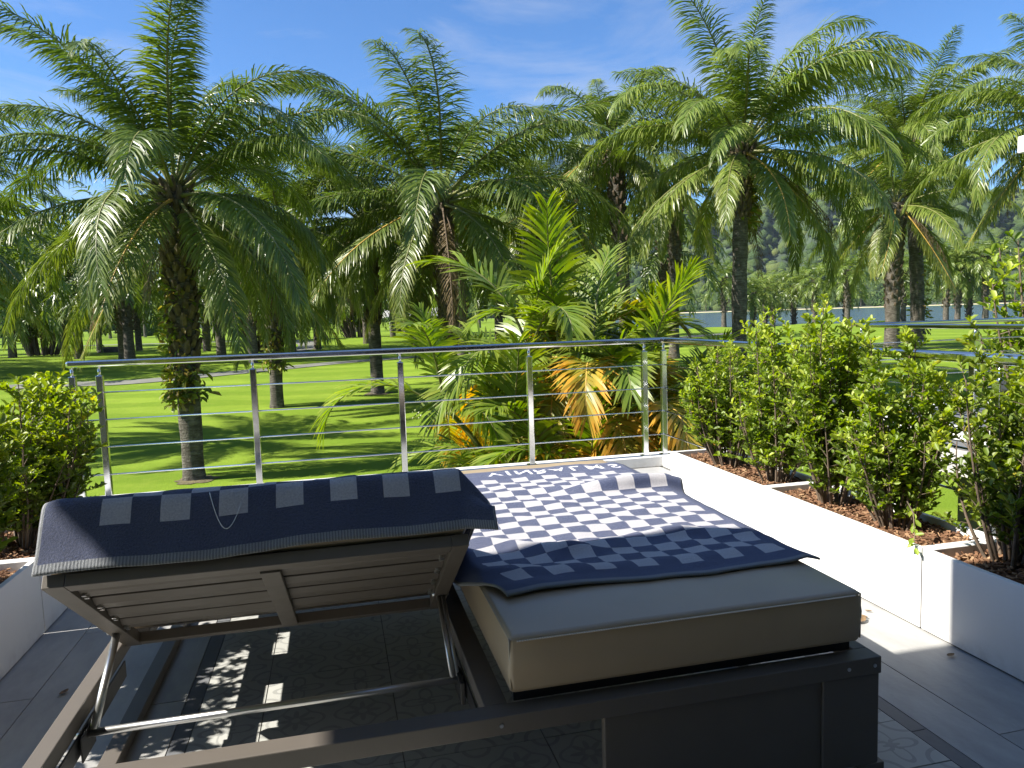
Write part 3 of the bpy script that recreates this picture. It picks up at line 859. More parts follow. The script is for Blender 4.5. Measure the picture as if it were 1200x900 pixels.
# a row of stitches just under the front piping
st = MB()
for k in range(150):
    x = MX0+0.02+k*(MX1-MX0-0.04)/150
    st.box(x-ml.x, x+0.0045-ml.x, MY0-0.0105-ml.y, MY0-0.002-ml.y, MZ1-0.0135-ml.z, MZ1-0.0118-ml.z)
o = obj('stitching', st.mesh('stitching'), MAT['stitch'], mt); o['kind'] = 'stuff'

ny_, nz_ = math.sin(-PHI), math.cos(-PHI)      # backrest normal in (y, z)
uy_, uz_ = -math.cos(-PHI), math.sin(-PHI)     # up the backrest
def bp(s, t): return (HY+uy_*s+ny_*t, HZ+uz_*s+nz_*t)
MT = 0.236
B0, B1 = bp(BL, 0.040), bp(BL, MT)
kz = 0.60
tt = (B1[1]-kz)/uz_
J = (B1[0]-uy_*tt, kz)
m2 = empty('mattress', (-0.2, 2.8, 0.41), label='taupe leather mattress bent up the raised backrest on the left', cat='mattress')
obj('cover', MB().prism([(a-2.8, b-0.41) for a, b in (B0, B1, J, (4.245, kz), (4.245, 0.437), (2.79, 0.437))], -0.565, 0.552).mesh('cover'), MAT['leather'], m2, 0.022, 4)

# ------------------------------------------------------------------ towels
def towel_mesh(name, fn, nu, nv, W, L):
    V = []; UV = []
    for j in range(nv+1):
        for i in range(nu+1):
            u, v = W*i/nu, L*j/nv
            V.append(fn(u, v)); UV.append((u, v))
    F = [(j*(nu+1)+i, j*(nu+1)+i+1, (j+1)*(nu+1)+i+1, (j+1)*(nu+1)+i) for j in range(nv) for i in range(nu)]
    me = mesh_np(name, V, F, smooth=True)
    ul = me.uv_layers.new(name='UVMap')
    idx = np.zeros(len(me.loops), dtype=np.int32); me.loops.foreach_get('vertex_index', idx)
    ul.data.foreach_set('uv', np.asarray(UV, dtype=np.float32)[idx].ravel())
    return me
def ridge(x, y, x0, y0, x1, y1, w, amp, fade=0.12):
    dx, dy = x1-x0, y1-y0; L = math.hypot(dx, dy)
    s = ((x-x0)*dx+(y-y0)*dy)/L; d = ((x-x0)*-dy+(y-y0)*dx)/L
    d += 0.016*noise.noise((s*6, x0*7, y0*3))
    e = 1.0
    if s < 0: e = math.exp(-(s/fade)**2)
    elif s > L: e = math.exp(-((s-L)/fade)**2)
    return amp*e*math.exp(-(d/w)**2)
RIDGES = [(0.47, 2.78, 0.80, 2.55, 0.045, 0.034), (0.80, 2.55, 1.25, 2.64, 0.05, 0.020), (1.30, 2.62, 1.66, 2.48, 0.045, 0.022),
          (0.95, 2.33, 1.55, 2.36, 0.06, 0.012), (0.42, 2.43, 0.75, 2.36, 0.05, 0.022), (0.55, 3.05, 1.1, 2.92, 0.05, 0.016),
          (1.1, 3.02, 1.6, 3.0, 0.06, 0.014), (0.6, 3.3, 0.95, 3.22, 0.05, 0.014), (0.8, 3.62, 1.3, 3.56, 0.06, 0.014), (0.9, 2.80, 1.5, 2.84, 0.04, 0.012),
          (0.55, 2.26, 0.70, 2.24, 0.05, 0.030), (0.7, 3.85, 1.2, 3.82, 0.06, 0.008)]
def flat_towel(u, v):
    x = 0.372 + u*1.005
    y = 2.205 + v*0.918
    # the outline wanders, the left side is dragged towards the foot
    x += 0.115*math.exp(-(v/0.20)**2)*max(0, 1-u/0.75)**1.5
    y += (0.022*math.sin(u*5.2+0.6)+0.020*noise.noise((u*5.5, 3.3, 1)))*math.exp(-(v/0.25)**2) + 0.012*noise.noise((u*2, v*1.5, 4))
    x += 0.020*noise.noise((v*2.2, u, 8)) + 0.018*math.exp(-((v-1.3)/0.16)**2)*(u/1.24)
    z = 0.0
    for r_ in RIDGES: z += 0.72*ridge(x, y, *r_)
    z += 0.006*noise.noise((x*5, y*11, 2)) + 0.0035*noise.noise((x*13, y*22, 5)) + 0.004*abs(noise.noise((x*7+y*3, y*16-x*4, 9)))
    ed = min(v/0.13, (1.24-u)/0.12, 1.0)
    z *= 0.25+0.75*float(sm(0, 1, max(ed, 0)))
    # rolled fold towards the right edge
    g = sm(0.55, 1.0, u)
    yf = 3.46-0.10*(x-1.0)+0.012*math.sin(x*9)
    dd = (y-yf)/0.055
    b = float(g)*0.062*math.exp(-dd*dd)
    z += b + (0.010*math.exp(-dd*dd))
    y -= 0.75*b*(1 if dd > -1.5 else 0.5)
    c = math.exp(-((u-1.24)/0.10)**2-(v/0.10)**2)
    z += 0.012*c; x += 0.008*c; y += 0.010*c
    z0 = 0.6155 + 0.006*(1-abs((x-1.0)/0.57)**4 if abs(x-1.0) < 0.57 else 0)
    if x < 0.440: z0 -= 0.95*(0.440-x)
    if x > 1.566: z0 -= 0.35*(x-1.566)
    return (x, y, z0 + max(z, -0.002))
tw = obj('beach_towel', towel_mesh('beach_towel', flat_towel, 110, 190, 1.24, 2.0), MAT['towel'])
sd = tw.modifiers.new('thick', 'SOLIDIFY'); sd.thickness = 0.008; sd.offset = 1.0
tag(tw, 'navy and white checked towel spread wrinkled over the flat right mattress', 'towel')

def back_towel(u, v):
    x = -0.782 + u*1.0
    hang = 0.030 + 0.016*sm(0.2, 0.95, u) + 0.004*math.sin(u*11)
    Rr = 0.035; face = MT-Rr+0.006-hang
    off = 0.010 + 0.005*noise.noise((u*5, v*5, 3)) + 0.004*noise.noise((u*13, v*9, 6))
    off += 0.006*math.exp(-((v)/0.05)**2)
    if v < face:
        y, z = bp(BL+off, hang+v)
    elif v < face+Rr*PI/2:
        a = (v-face)/Rr
        cy = bp(BL-Rr+off, MT-Rr+0.006)
        y = cy[0] + Rr*(uy_*math.cos(a)+ny_*math.sin(a)); z = cy[1] + Rr*(uz_*math.cos(a)+nz_*math.sin(a))
    else:
        y, z = bp(BL-Rr+off-(v-face-Rr*PI/2), MT+0.008+0.3*off)
    top = float(sm(face-0.10, face, v))
    if x > 0.345:
        k = x-0.345
        z -= k*0.95*top + 0.05*k*(1-top)
        y -= 0.35*k*(1-top)
        x -= 0.20*k
    if x < -0.755: z -= (-0.755-x)*0.25*top
    return (x, y, z)
t2 = obj('beach_towel', towel_mesh('beach_towel', back_towel, 124, 110, 1.24, 0.95), MAT['towel_back'])
sd = t2.modifiers.new('thick', 'SOLIDIFY'); sd.thickness = 0.008; sd.offset = 1.0
tag(t2, 'navy checked towel folded over the top of the raised backrest', 'towel')
P = []
for k in range(24):
    a = k/23
    u = 0.42+0.085*a; v = 0.20-0.115*math.sin(PI*(0.02+0.86*a))-0.01*a
    q = Vector(back_towel(u, max(v, 0.03))); q += Vector((0, uy_, uz_))*0.0085
    P.append(q)
obj('loose_thread', MB().tube(P, 0.0011, 5).mesh('loose_thread', True), MAT['thread'], t2)

# woven lettering on the far border of the spread towel, seen upside down and mirrored
dg = bpy.context.evaluated_depsgraph_get()
def letter(ch, xc):
    cu = bpy.data.curves.new('letter', 'FONT'); cu.body = ch; cu.size = 0.15; cu.align_x = 'CENTER'; cu.offset = 0.0016; cu.resolution_u = 4
    tmp = bpy.data.objects.new('letter', cu); COL.objects.link(tmp)
    bpy.context.view_layer.update()
    ev = tmp.evaluated_get(bpy.context.evaluated_depsgraph_get())
    me0 = bpy.data.meshes.new_from_object(ev)
    bm = bmesh.new(); bm.from_mesh(me0)
    bmesh.ops.triangulate(bm, faces=bm.faces)
    bmesh.ops.subdivide_edges(bm, edges=[e for e in bm.edges if e.calc_length() > 0.02], cuts=2)
    for v in bm.verts:
        u = (xc-0.372)/1.005 + v.co.x*0.9; w = 1.935 - v.co.y*1.0
        q = flat_towel(u, w); v.co = Vector(q)+Vector((0, 0, 0.0085))
    bmesh.ops.recalc_face_normals(bm, faces=bm.faces)
    me = bpy.data.meshes.new('letter'); bm.to_mesh(me); bm.free()
    bpy.data.objects.remove(tmp); bpy.data.curves.remove(cu); bpy.data.meshes.remove(me0)
    obj('letter', me, MAT['towel_letters'], tw)
for ch, xc in zip('VINRALMS', (0.82, 0.90, 0.985, 1.085, 1.185, 1.285, 1.40, 1.52)): letter(ch, xc)

# ------------------------------------------------------------------ palm fronds
def frond_arrays(L, th0, bend, n, leaf, width, seed, petiole=0.16, plume=(-25, 40), droop=0.5, a0=66, a1=32, segs=3, rad=0.032, yellow=0.0, tipy=0.0, twist=0.5, side_sway=0.0, tiptaper=0.50):
    """returns leaflet verts/faces/tint and rachis points. Rachis lies in the xz plane, rising at th0 and bending by bend degrees."""
    rg = np.random.default_rng(seed)
    K = 24
    s = np.linspace(0, 1, K+1)
    th = np.radians(th0 - bend*s**1.6)
    sway = np.radians(side_sway)*s**1.5
    d = np.stack([np.cos(th)*np.cos(sway), np.cos(th)*np.sin(sway), np.sin(th)], -1)
    Pn = np.concatenate([[[0, 0, 0]], np.cumsum((d[:-1]+d[1:])/2*(L/K), 0)])
    V = []; T = []
    down = np.array([0, 0, -1.0])
    for i in range(n):
        f = petiole + (1-petiole)*(i+0.5)/n
        q = (f-petiole)/(1-petiole)
        for sd in (-1, 1):
            ff = min(max(f + rg.normal(0, 0.004), 0), 0.9999)
            k = int(ff*K); w = ff*K-k
            p = Pn[k]*(1-w)+Pn[k+1]*w
            t = d[k]*(1-w)+d[k+1]*w; t = t/np.linalg.norm(t)
            nr = np.array([-math.sin(th[k]), 0, math.cos(th[k])])
            y = np.cross(nr, t)
            prof = (0.45+0.55*min(q/0.22, 1.0))*(1-tiptaper*max(0, (q-0.5)/0.5)**1.5)
            ll = leaf*prof*rg.uniform(0.82, 1.12)
            a = math.radians(a0+(a1-a0)*q**1.2 + rg.normal(0, 5))
            ph = math.radians(rg.uniform(*plume))
            dr = math.cos(a)*t + math.sin(a)*(sd*y*math.cos(ph)+nr*math.sin(ph))
            N = nr*math.cos(ph) - sd*y*math.sin(ph) + twist*rg.normal(0, 0.5, 3)
            pos = p.copy(); r0 = float(np.clip(rg.normal(0.45, 0.18), 0, 1)); yv = yellow*rg.uniform(0.4, 1.2)
            for g in range(segs+1):
                h = g/segs
                wv = np.cross(dr, N); wv /= (np.linalg.norm(wv)+1e-9)
                ww = width*(0.55+1.3*h-1.1*h*h)*(1.0 if g < segs else 0.12)*(1-0.35*q)
                V.append(pos+wv*ww*0.5); V.append(pos-wv*ww*0.5)
                yy = min(1.0, yv + tipy*max(0, h-0.3)*1.4*rg.uniform(0.5, 1.2))
                T.append((r0, yy, 0)); T.append((r0, yy, 0))
                if g < segs:
                    dr = dr + down*droop*(0.35+0.65*h)*rg.uniform(0.75, 1.25)/segs*1.6
                    dr /= np.linalg.norm(dr)
                    pos = pos + dr*ll/segs
    nl = n*2; m = (segs+1)*2
    F = []
    for i in range(nl):
        for g in range(segs):
            b = i*m+g*2
            F.append((b, b+1, b+3, b+2))
    return np.array(V), np.array(F), np.array(T), Pn

def frond_mesh(name, leafmat, ribmat, rad=0.03, ribn=5, **kw):
    V, F, T, P = frond_arrays(**kw)
    mb = MB()
    mb.tube([tuple(p) for p in P[::2]], [max(rad*(1.9 if i == 0 else 1.0)*(1-i/(len(P[::2])))+0.004, 0.005) for i in range(len(P[::2]))], ribn, False)
    n0 = len(V)
    Va = np.concatenate([V, np.array(mb.v)])
    Fa = np.concatenate([F, np.array(mb.f)+n0])
    me = quads_np(name, Va, Fa)
    set_tint(me, np.concatenate([T, np.tile([[0.5, 0, 0]], (len(mb.v), 1))]))
    me.materials.append(leafmat); me.materials.append(ribmat)
    mi = np.zeros(len(Fa), dtype=np.int32); mi[len(F):] = 1
    me.polygons.foreach_set('material_index', mi)
    return me

LREF = 5.0
CLASSES = [(80, 42), (70, 60), (60, 70), (50, 76), (40, 82), (28, 84), (15, 82), (0, 75), (-17, 60), (-35, 43), (-52, 26)]
POOL = {}
def pool(kind):
    if kind in POOL: return POOL[kind]
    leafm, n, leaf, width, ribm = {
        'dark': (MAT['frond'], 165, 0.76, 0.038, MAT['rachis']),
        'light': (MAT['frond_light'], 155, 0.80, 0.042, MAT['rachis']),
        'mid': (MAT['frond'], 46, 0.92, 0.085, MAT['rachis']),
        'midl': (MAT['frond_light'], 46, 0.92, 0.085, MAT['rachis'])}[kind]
    out = []
    for i, (th, bd) in enumerate(CLASSES):
        row = []
        for k in range(3):
            old = max(0, i-6)/4
            row.append(frond_mesh('frond', leafm, MAT['rachis_orange'] if i > 7 and k == 0 else ribm, rad=0.036, L=LREF, th0=th+(k-1)*4, bend=bd+(k-1)*17, n=n, leaf=leaf, width=width,
                                  seed=100+i*7+k, droop=0.78+0.30*max(0, math.cos(R(th)))**1.2 + (0.2 if kind.startswith('light') else 0.0), yellow=0.06+0.12*old, tipy=0.15+0.3*old, side_sway=(k-1)*15+4,
                                  plume=(-32, 38) if i < 7 else (-25, 20), segs=3))
        out.append(row)
    POOL[kind] = out
    return out

_trunk_cache = {}
def trunk_mesh(H, r, seed, boots=True, lean=(0, 0), skirt=0.45):
    rg = random.Random(seed)
    n = 18; m = 26
    V = []; F = []
    for i in range(m+1):
        h = i/m
        flare = 1+0.30*math.exp(-h*H/0.30)
        up = 1+0.25*float(sm(1-skirt, 1.0, h))
        for k in range(n):
            a = 2*PI*k/n
            q = r*flare*up*(1+0.10*noise.noise((math.cos(a)*2, math.sin(a)*2, h*H*2.2+seed))+0.05*math.sin(h*H*22))
            V.append((q*math.cos(a)+lean[0]*h*h, q*math.sin(a)+lean[1]*h*h, h*H-0.25*(1-h)))
    for i in range(m):
        for k in range(n):
            F.append((i*n+k, i*n+(k+1) % n, (i+1)*n+(k+1) % n, (i+1)*n+k))
    F.append(tuple(range(m*n, m*n+n)))
    me = mesh_np('trunk', V, F, smooth=True)
    return me
def boots_mesh(H, r, seed, lean, skirt, count):
    """stubs of cut leaf bases wrapped round the upper trunk"""
    rg = random.Random(seed+5); b = MB()
    for k in range(count):
        h = 1-skirt*(k/count)**1.1
        a = k*2.39996
        rr = r*(1+0.25*float(sm(1-skirt, 1.0, h)))*0.92
        base = Vector((rr*math.cos(a)+lean[0]*h*h, rr*math.sin(a)+lean[1]*h*h, h*H))
        o = Vector((math.cos(a), math.sin(a), 0))
        L = rg.uniform(0.16, 0.40)*(1 if h > 0.9 else 0.7)
        tip = base+o*L*0.62+Vector((0, 0, L*0.85))
        b.tube([base-Vector((0, 0, 0.07)), base.lerp(tip, 0.5)+o*0.03, tip], [0.085, 0.065, 0.030], 5)
    return b.mesh('leaf_bases')

def leaf_quads(P, D, Nn, Ln, Wd, tint, rg, fold=0.25):
    """six-vertex folded leaves: arrays of base point, direction, normal, length, width"""
    D = D/np.linalg.norm(D, axis=1)[:, None]
    S = np.cross(D, Nn); S /= np.linalg.norm(S, axis=1)[:, None]+1e-9
    N2 = np.cross(S, D)
    L = Ln[:, None]; W = Wd[:, None]
    b = P; t = P+D*L-N2*L*0.12
    l1 = P+D*L*0.38+S*W*0.42+N2*W*fold; l2 = P+D*L*0.74+S*W*0.46+N2*W*fold*0.8
    r1 = P+D*L*0.38-S*W*0.42+N2*W*fold; r2 = P+D*L*0.74-S*W*0.46+N2*W*fold*0.8
    V = np.stack([b, l1, l2, t, r2, r1], 1)
    n = len(P); o = (np.arange(n)*6)[:, None]
    F = np.concatenate([o+np.array([[0, 1, 2, 3]]), o+np.array([[0, 3, 4, 5]])], 0)
    return V.reshape(-1, 3), F, np.repeat(tint, 6, 0)

def fern_mesh(h0, h1, r, seed, lean, H, n=260, size=0.22, az=None):
    rg = np.random.default_rng(seed)
    h = rg.uniform(h0, h1, n); a = rg.uniform(0, 2*PI, n) if az is None else rg.normal(az, 0.9, n)
    o = np.stack([np.cos(a), np.sin(a), np.zeros(n)], -1)
    q = h/H
    P = o*(r*1.02+(rg.random(n)**2*0.20)[:, None]) + np.stack([lean[0]*q*q, lean[1]*q*q, h], -1)
    D = o*rg.uniform(0.4, 1.2, (n, 1)) + rg.normal(0, 0.5, (n, 3)) + np.array([0, 0, -0.35])
    Nn = rg.normal(0, 0.4, (n, 3)) + o*0.5 + np.array([0, 0, 0.8])
    Ln = size*rg.uniform(0.5, 1.3, n)
    T = np.stack([np.clip(rg.normal(0.5, 0.28, n), 0, 1), np.clip(rg.random(n)*1.5-0.8, 0, 1), np.zeros(n)], -1)
    V, F, T = leaf_quads(P, D, Nn, Ln, Ln*0.42, T, rg)
    me = quads_np('climbing_fern', V, F); set_tint(me, T)
    return me

def palm(x, y, H, L, r, label, kind='dark', nf=38, seed=1, lean=(0, 0), group='oil palms on the golf course', fern=None, skirt=0.45, spread=1.0, boots=110, lift=0.0, low=1.0, dead=3):
    z = float(ground_z(x, y))
    root = empty('oil_palm', (x, y, z), 0, label, 'palm tree', group)
    rg = random.Random(seed)
    obj('trunk', trunk_mesh(H, r, seed, True, lean, skirt), MAT['trunk'], root)
    if boots:
        o = obj('leaf_bases', boots_mesh(H, r, seed, lean, skirt, boots), MAT['boot'], root); o['kind'] = 'stuff'
    pl = pool(kind)
    for i in range(nf):
        a = (i+0.5)/nf
        ci = 1.1+a*(len(CLASSES)-1.9)*low
        c = min(len(CLASSES)-1, max(0, int(round(ci+rg.uniform(-0.6, 0.6)+lift))))
        me = pl[c][rg.randrange(3)]
        az = i*2.39996+rg.uniform(-0.25, 0.25)+seed
        q = min(1.0, a*1.3)
        o = obj('frond', me, None, root)
        o.location = (lean[0]+r*0.9*q*math.cos(az), lean[1]+r*0.9*q*math.sin(az), H-0.28*q*q-0.02)
        s = L/LREF*rg.uniform(0.84, 1.12)*(0.90+0.10*min(1, a*4))*(1-0.20*max(0, a-0.55)/0.45)
        o.scale = (s*spread, s*spread, s)
        o.rotation_euler = (rg.uniform(-0.12, 0.12), rg.uniform(-0.08, 0.08), az)
    if dead:
        if 'dead' not in POOL:
            POOL['dead'] = [frond_mesh('dead_frond', MAT['dead_frond'], MAT['boot'], rad=0.03, L=LREF, th0=-50+8*k, bend=34, n=70, leaf=0.62, width=0.030, seed=700+k, droop=1.5, plume=(-60, 20), segs=3, yellow=0.1, tipy=0.2, side_sway=10*k-10) for k in range(3)]
        for i in range(dead):
            az = rg.uniform(0, 2*PI)
            o = obj('dead_frond', POOL['dead'][i % 3], None, root)
            o.location = (lean[0]+r*0.95*math.cos(az), lean[1]+r*0.95*math.sin(az), H-0.35)
            s = L/LREF*rg.uniform(0.5, 0.72); o.scale = (s, s, s); o.rotation_euler = (rg.uniform(-.2, .2), rg.uniform(-.1, .2), az)
    if fern:
        for (h0, h1, n, size, fa) in fern:
            o = obj('climbing_fern', fern_mesh(h0, h1, r*1.05, seed+int(h0*9), lean, H, n, size, fa), MAT['fern'], root); o['kind'] = 'stuff'
    return root

# near palms
palm(-3.26, 17.94, 6.55, 5.0, 0.235, 'large oil palm at the left with yellow green ferns climbing its trunk', 'dark', 46, 11, (0.02, 0),
     fern=[(2.0, 4.4, 260, 0.20, 3.6), (1.75, 2.5, 150, 0.24, 4.3), (3.2, 5.6, 120, 0.18, None)], boots=150, skirt=0.62, low=0.94)
palm(-2.27, 29.93, 7.0, 5.5, 0.25, 'oil palm with a fern girdled trunk just right of the large left palm', 'dark', 36, 12, (0.55, 0),
     fern=[(1.5, 3.0, 320, 0.26, None)], boots=130, skirt=0.7)
palm(4.01, 26.39, 7.6, 7.4, 0.26, 'tall upright oil palm left of centre with fronds hanging to the lawn', 'dark', 38, 27, (-0.1, 0), boots=150, skirt=0.7)
palm(1.72, 32.34, 7.4, 6.0, 0.27, 'oil palm with a bare pale lower trunk behind the central palm', 'dark', 34, 14, (-0.2, 0), boots=130, skirt=0.6)
palm(13.71, 23.35, 8.9, 6.4, 0.255, 'tallest sunlit oil palm right of centre with a slender dark trunk', 'light', 44, 35, (0.16, 0),
     fern=[(6.2, 8.2, 300, 0.30, 0.4)], boots=120, skirt=0.28, low=0.84)
palm(35.27, 39.08, 12.3, 7.2, 0.40, 'tall oil palm at the right with a brown lit trunk', 'light', 46, 16, (-1.0, 0), fern=[(0.8, 7.5, 260, 0.35, 0.0)], boots=110, skirt=0.3, low=0.82)
palm(31.37, 36.7, 8.4, 6.0, 0.40, 'shorter oil palm with a dark trunk beside the brown trunked right palm', 'light', 34, 17, (0.13, 0), boots=120, skirt=0.7)
palm(12.49, 30.6, 10.3, 5.0, 0.28, 'oil palm with a bushy crown standing behind the yellow tinged palm clump', 'light', 36, 18, (-0.5, 0), boots=100, skirt=0.4)
palm(19.19, 39.8, 9.8, 5.2, 0.30, 'oil palm half hidden between the palm clump and the tallest palm', 'light', 34, 19, (0.3, 0), boots=90, skirt=0.5)
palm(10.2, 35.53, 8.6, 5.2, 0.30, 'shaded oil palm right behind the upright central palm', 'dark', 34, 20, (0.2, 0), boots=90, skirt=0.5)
palm(29.4, 24.4, 10.2, 6.4, 0.33, 'oil palm at the right edge whose fronds reach into the sky', 'light', 38, 21, (-0.6, 0), boots=90, skirt=0.4)
palm(-11.6, 23.6, 7.2, 5.2, 0.29, 'oil palm at the left edge behind the bushy shrub', 'dark', 38, 22, (0.2, 0), boots=110, skirt=0.6)

# middle distance palms: one crown mesh each, shared between trees
def crown_mesh(seed, leafm, n=22, nf=42):
    V = []; F = []; T = []; k = 0
    rg = random.Random(seed)
    for i in range(nf):
        a = (i+0.5)/nf
        c = min(len(CLASSES)-1, int(1.2+a*(len(CLASSES)-2.2)+rg.uniform(-0.5, 0.9)))
        th, bd = CLASSES[max(c, 0)]
        v, f, t, p = frond_arrays(L=LREF*rg.uniform(0.85, 1.1), th0=th, bend=bd+rg.uniform(-12, 12), n=n, leaf=0.95, width=0.15, seed=seed*50+i, segs=2, droop=1.0, yellow=0.06, tipy=0.2, side_sway=rg.uniform(-12, 12))
        az = i*2.39996+seed
        Rz = np.array([[math.cos(az), -math.sin(az), 0], [math.sin(az), math.cos(az), 0], [0, 0, 1]])
        v = v@Rz.T; v[:, 2] -= 0.3*a
        V.append(v); F.append(f+k); T.append(t); k += len(v)
    me = quads_np('crown', np.concatenate(V), np.concatenate(F)); set_tint(me, np.concatenate(T))
    me.materials.append(leafm)
    return me
CROWN = [crown_mesh(1, MAT['frond']), crown_mesh(2, MAT['frond']), crown_mesh(3, MAT['frond_light']), crown_mesh(4, MAT['frond_light'])]
TRK = [trunk_mesh(1.0*8, 0.34, 60+k, True, (0, 0), 0.6) for k in range(3)]
BTS = [boots_mesh(8, 0.34, 60+k, (0, 0), 0.72, 70) for k in range(3)]
def far_palm(x, y, H, L, label, group, k, light=False):
    z = float(ground_z(x, y))
    root = empty('oil_palm', (x, y, z), 0, label, 'palm tree', group)
    o = obj('trunk', TRK[k % 3], MAT['trunk'], root); o.scale = (1, 1, H/8)
    o = obj('leaf_bases', BTS[k % 3], MAT['boot'], root); o.scale = (1.15, 1.15, H/8); o['kind'] = 'stuff'
    c = obj('crown', CROWN[(k % 2)+(2 if light else 0)], None, root)
    s = L/LREF
    c.location = (0, 0, H); c.scale = (s, s, s); c.rotation_euler = (0, 0, k*1.7)
mids = [(-30.2, 80.9, 9.0), (-32.0, 94.5, 9.2), (-25.2, 79.7, 7.6), (-21.0, 69.6, 8.8), (-17.1, 67.6, 8.0), (-22.0, 93.8, 9.2), (-15.0, 97.2, 9.2), (-14.3, 103.6, 10.2),
        (-10.7, 106, 9.6), (-3.6, 67.5, 8.0), (-1.6, 75.7, 9.2), (7.7, 100.5, 10.2), (11.1, 118.4, 9.2), (11.0, 95.1, 10.6), (-38, 70, 9.0), (-27, 56, 8.4), (-44, 100, 9.4), (18, 82, 9.6), (26, 92, 9.8), (3.5, 84, 9.4),
        (-36, 118, 9.5), (-24, 128, 9.5), (-8, 132, 10), (2, 126, 9.6), (20, 120, 10), (31, 108, 9.5), (-52, 122, 9.4), (-19, 112, 9.2), (-29, 104, 9.6), (-19, 47, 8.6), (-14, 57, 9.4), (-24.5, 52, 9.2), (-8.5, 61, 9.8), (-33, 62, 9.4), (6.5, 60, 9.4), (-5.5, 54, 9.0), (14, 63, 9.8), (23, 68, 10), (-12.5, 80, 10), (27, 58, 9.4), (-40, 84, 10), (8.5, 50, 9.6), (15.5, 52, 10), (-30, 50, 9)]
def screen_x(x, y):
    v = Vector((x, y, -EYE)); return 600+FL*v.dot(rt)/v.dot(fwd)
for k, (x, y, H) in enumerate(mids):
    sx = screen_x(x, y)
    if sx < 195: w = 'left of the large fern clad palm'
    elif sx < 318: w = 'between the large left palm and the fern girdled palm'
    elif sx < 520: w = 'between the fern girdled palm and the upright central palm'
    else: w = 'behind the yellow tinged palm clump'
    far_palm(x, y, H*0.88, 6.2+0.8*((k*37) % 5)/5, 'middle distance grove palm '+w, 'grove palms '+w, k, k % 4 == 1)
fars = [(-53.7, 202, 11), (-48, 212, 11.5), (-80, 260, 12), (-70, 230, 11), (-30, 205, 11), (-10, 215, 11), (15, 190, 11), (34, 175, 10), (-95, 215, 11), (-62, 185, 10), (-20, 180, 10.5), (5, 170, 10.5), (-40, 165, 10), (-75, 170, 10.5)]
for k, (x, y, H) in enumerate(fars):
    far_palm(x, y, H, 5.6, 'tiny far palm at the back of the course in front of the wood', 'palms at the back edge of the course', k+1, k % 3 == 0)
lks = [(70.0, 108.8, 7.6), (68, 100, 8.1), (68.2, 95.2, 6.8), (68.3, 88.3, 7.3), (55.5, 98.6, 7.2), (60.8, 99.5, 7.8), (79.5, 83.2, 8.8), (80.5, 82.3, 7.6), (82.6, 80, 8.4), (66, 104.5, 8.6), (74.0, 96.0, 8.4), (86, 86, 8.0), (49, 103, 8.4), (77, 88, 7.2)]
for k, (x, y, H) in enumerate(lks):
    far_palm(x, y, H, 4.6, 'small palm in the row along the near shore of the lake', 'palms along the near lake shore', k, True)
def backrow():
    rg2 = random.Random(5)
    for k in range(26):
        a = 18+k*2.0+rg2.uniform(-0.6, 0.6); rr = rg2.uniform(665, 690)
        far_palm(rr*math.sin(R(a)), rr*math.cos(R(a)), rg2.uniform(11, 16), 7, 'very small palm on the far bank of the lake', 'palms on the far lake bank', k, True)
backrow()

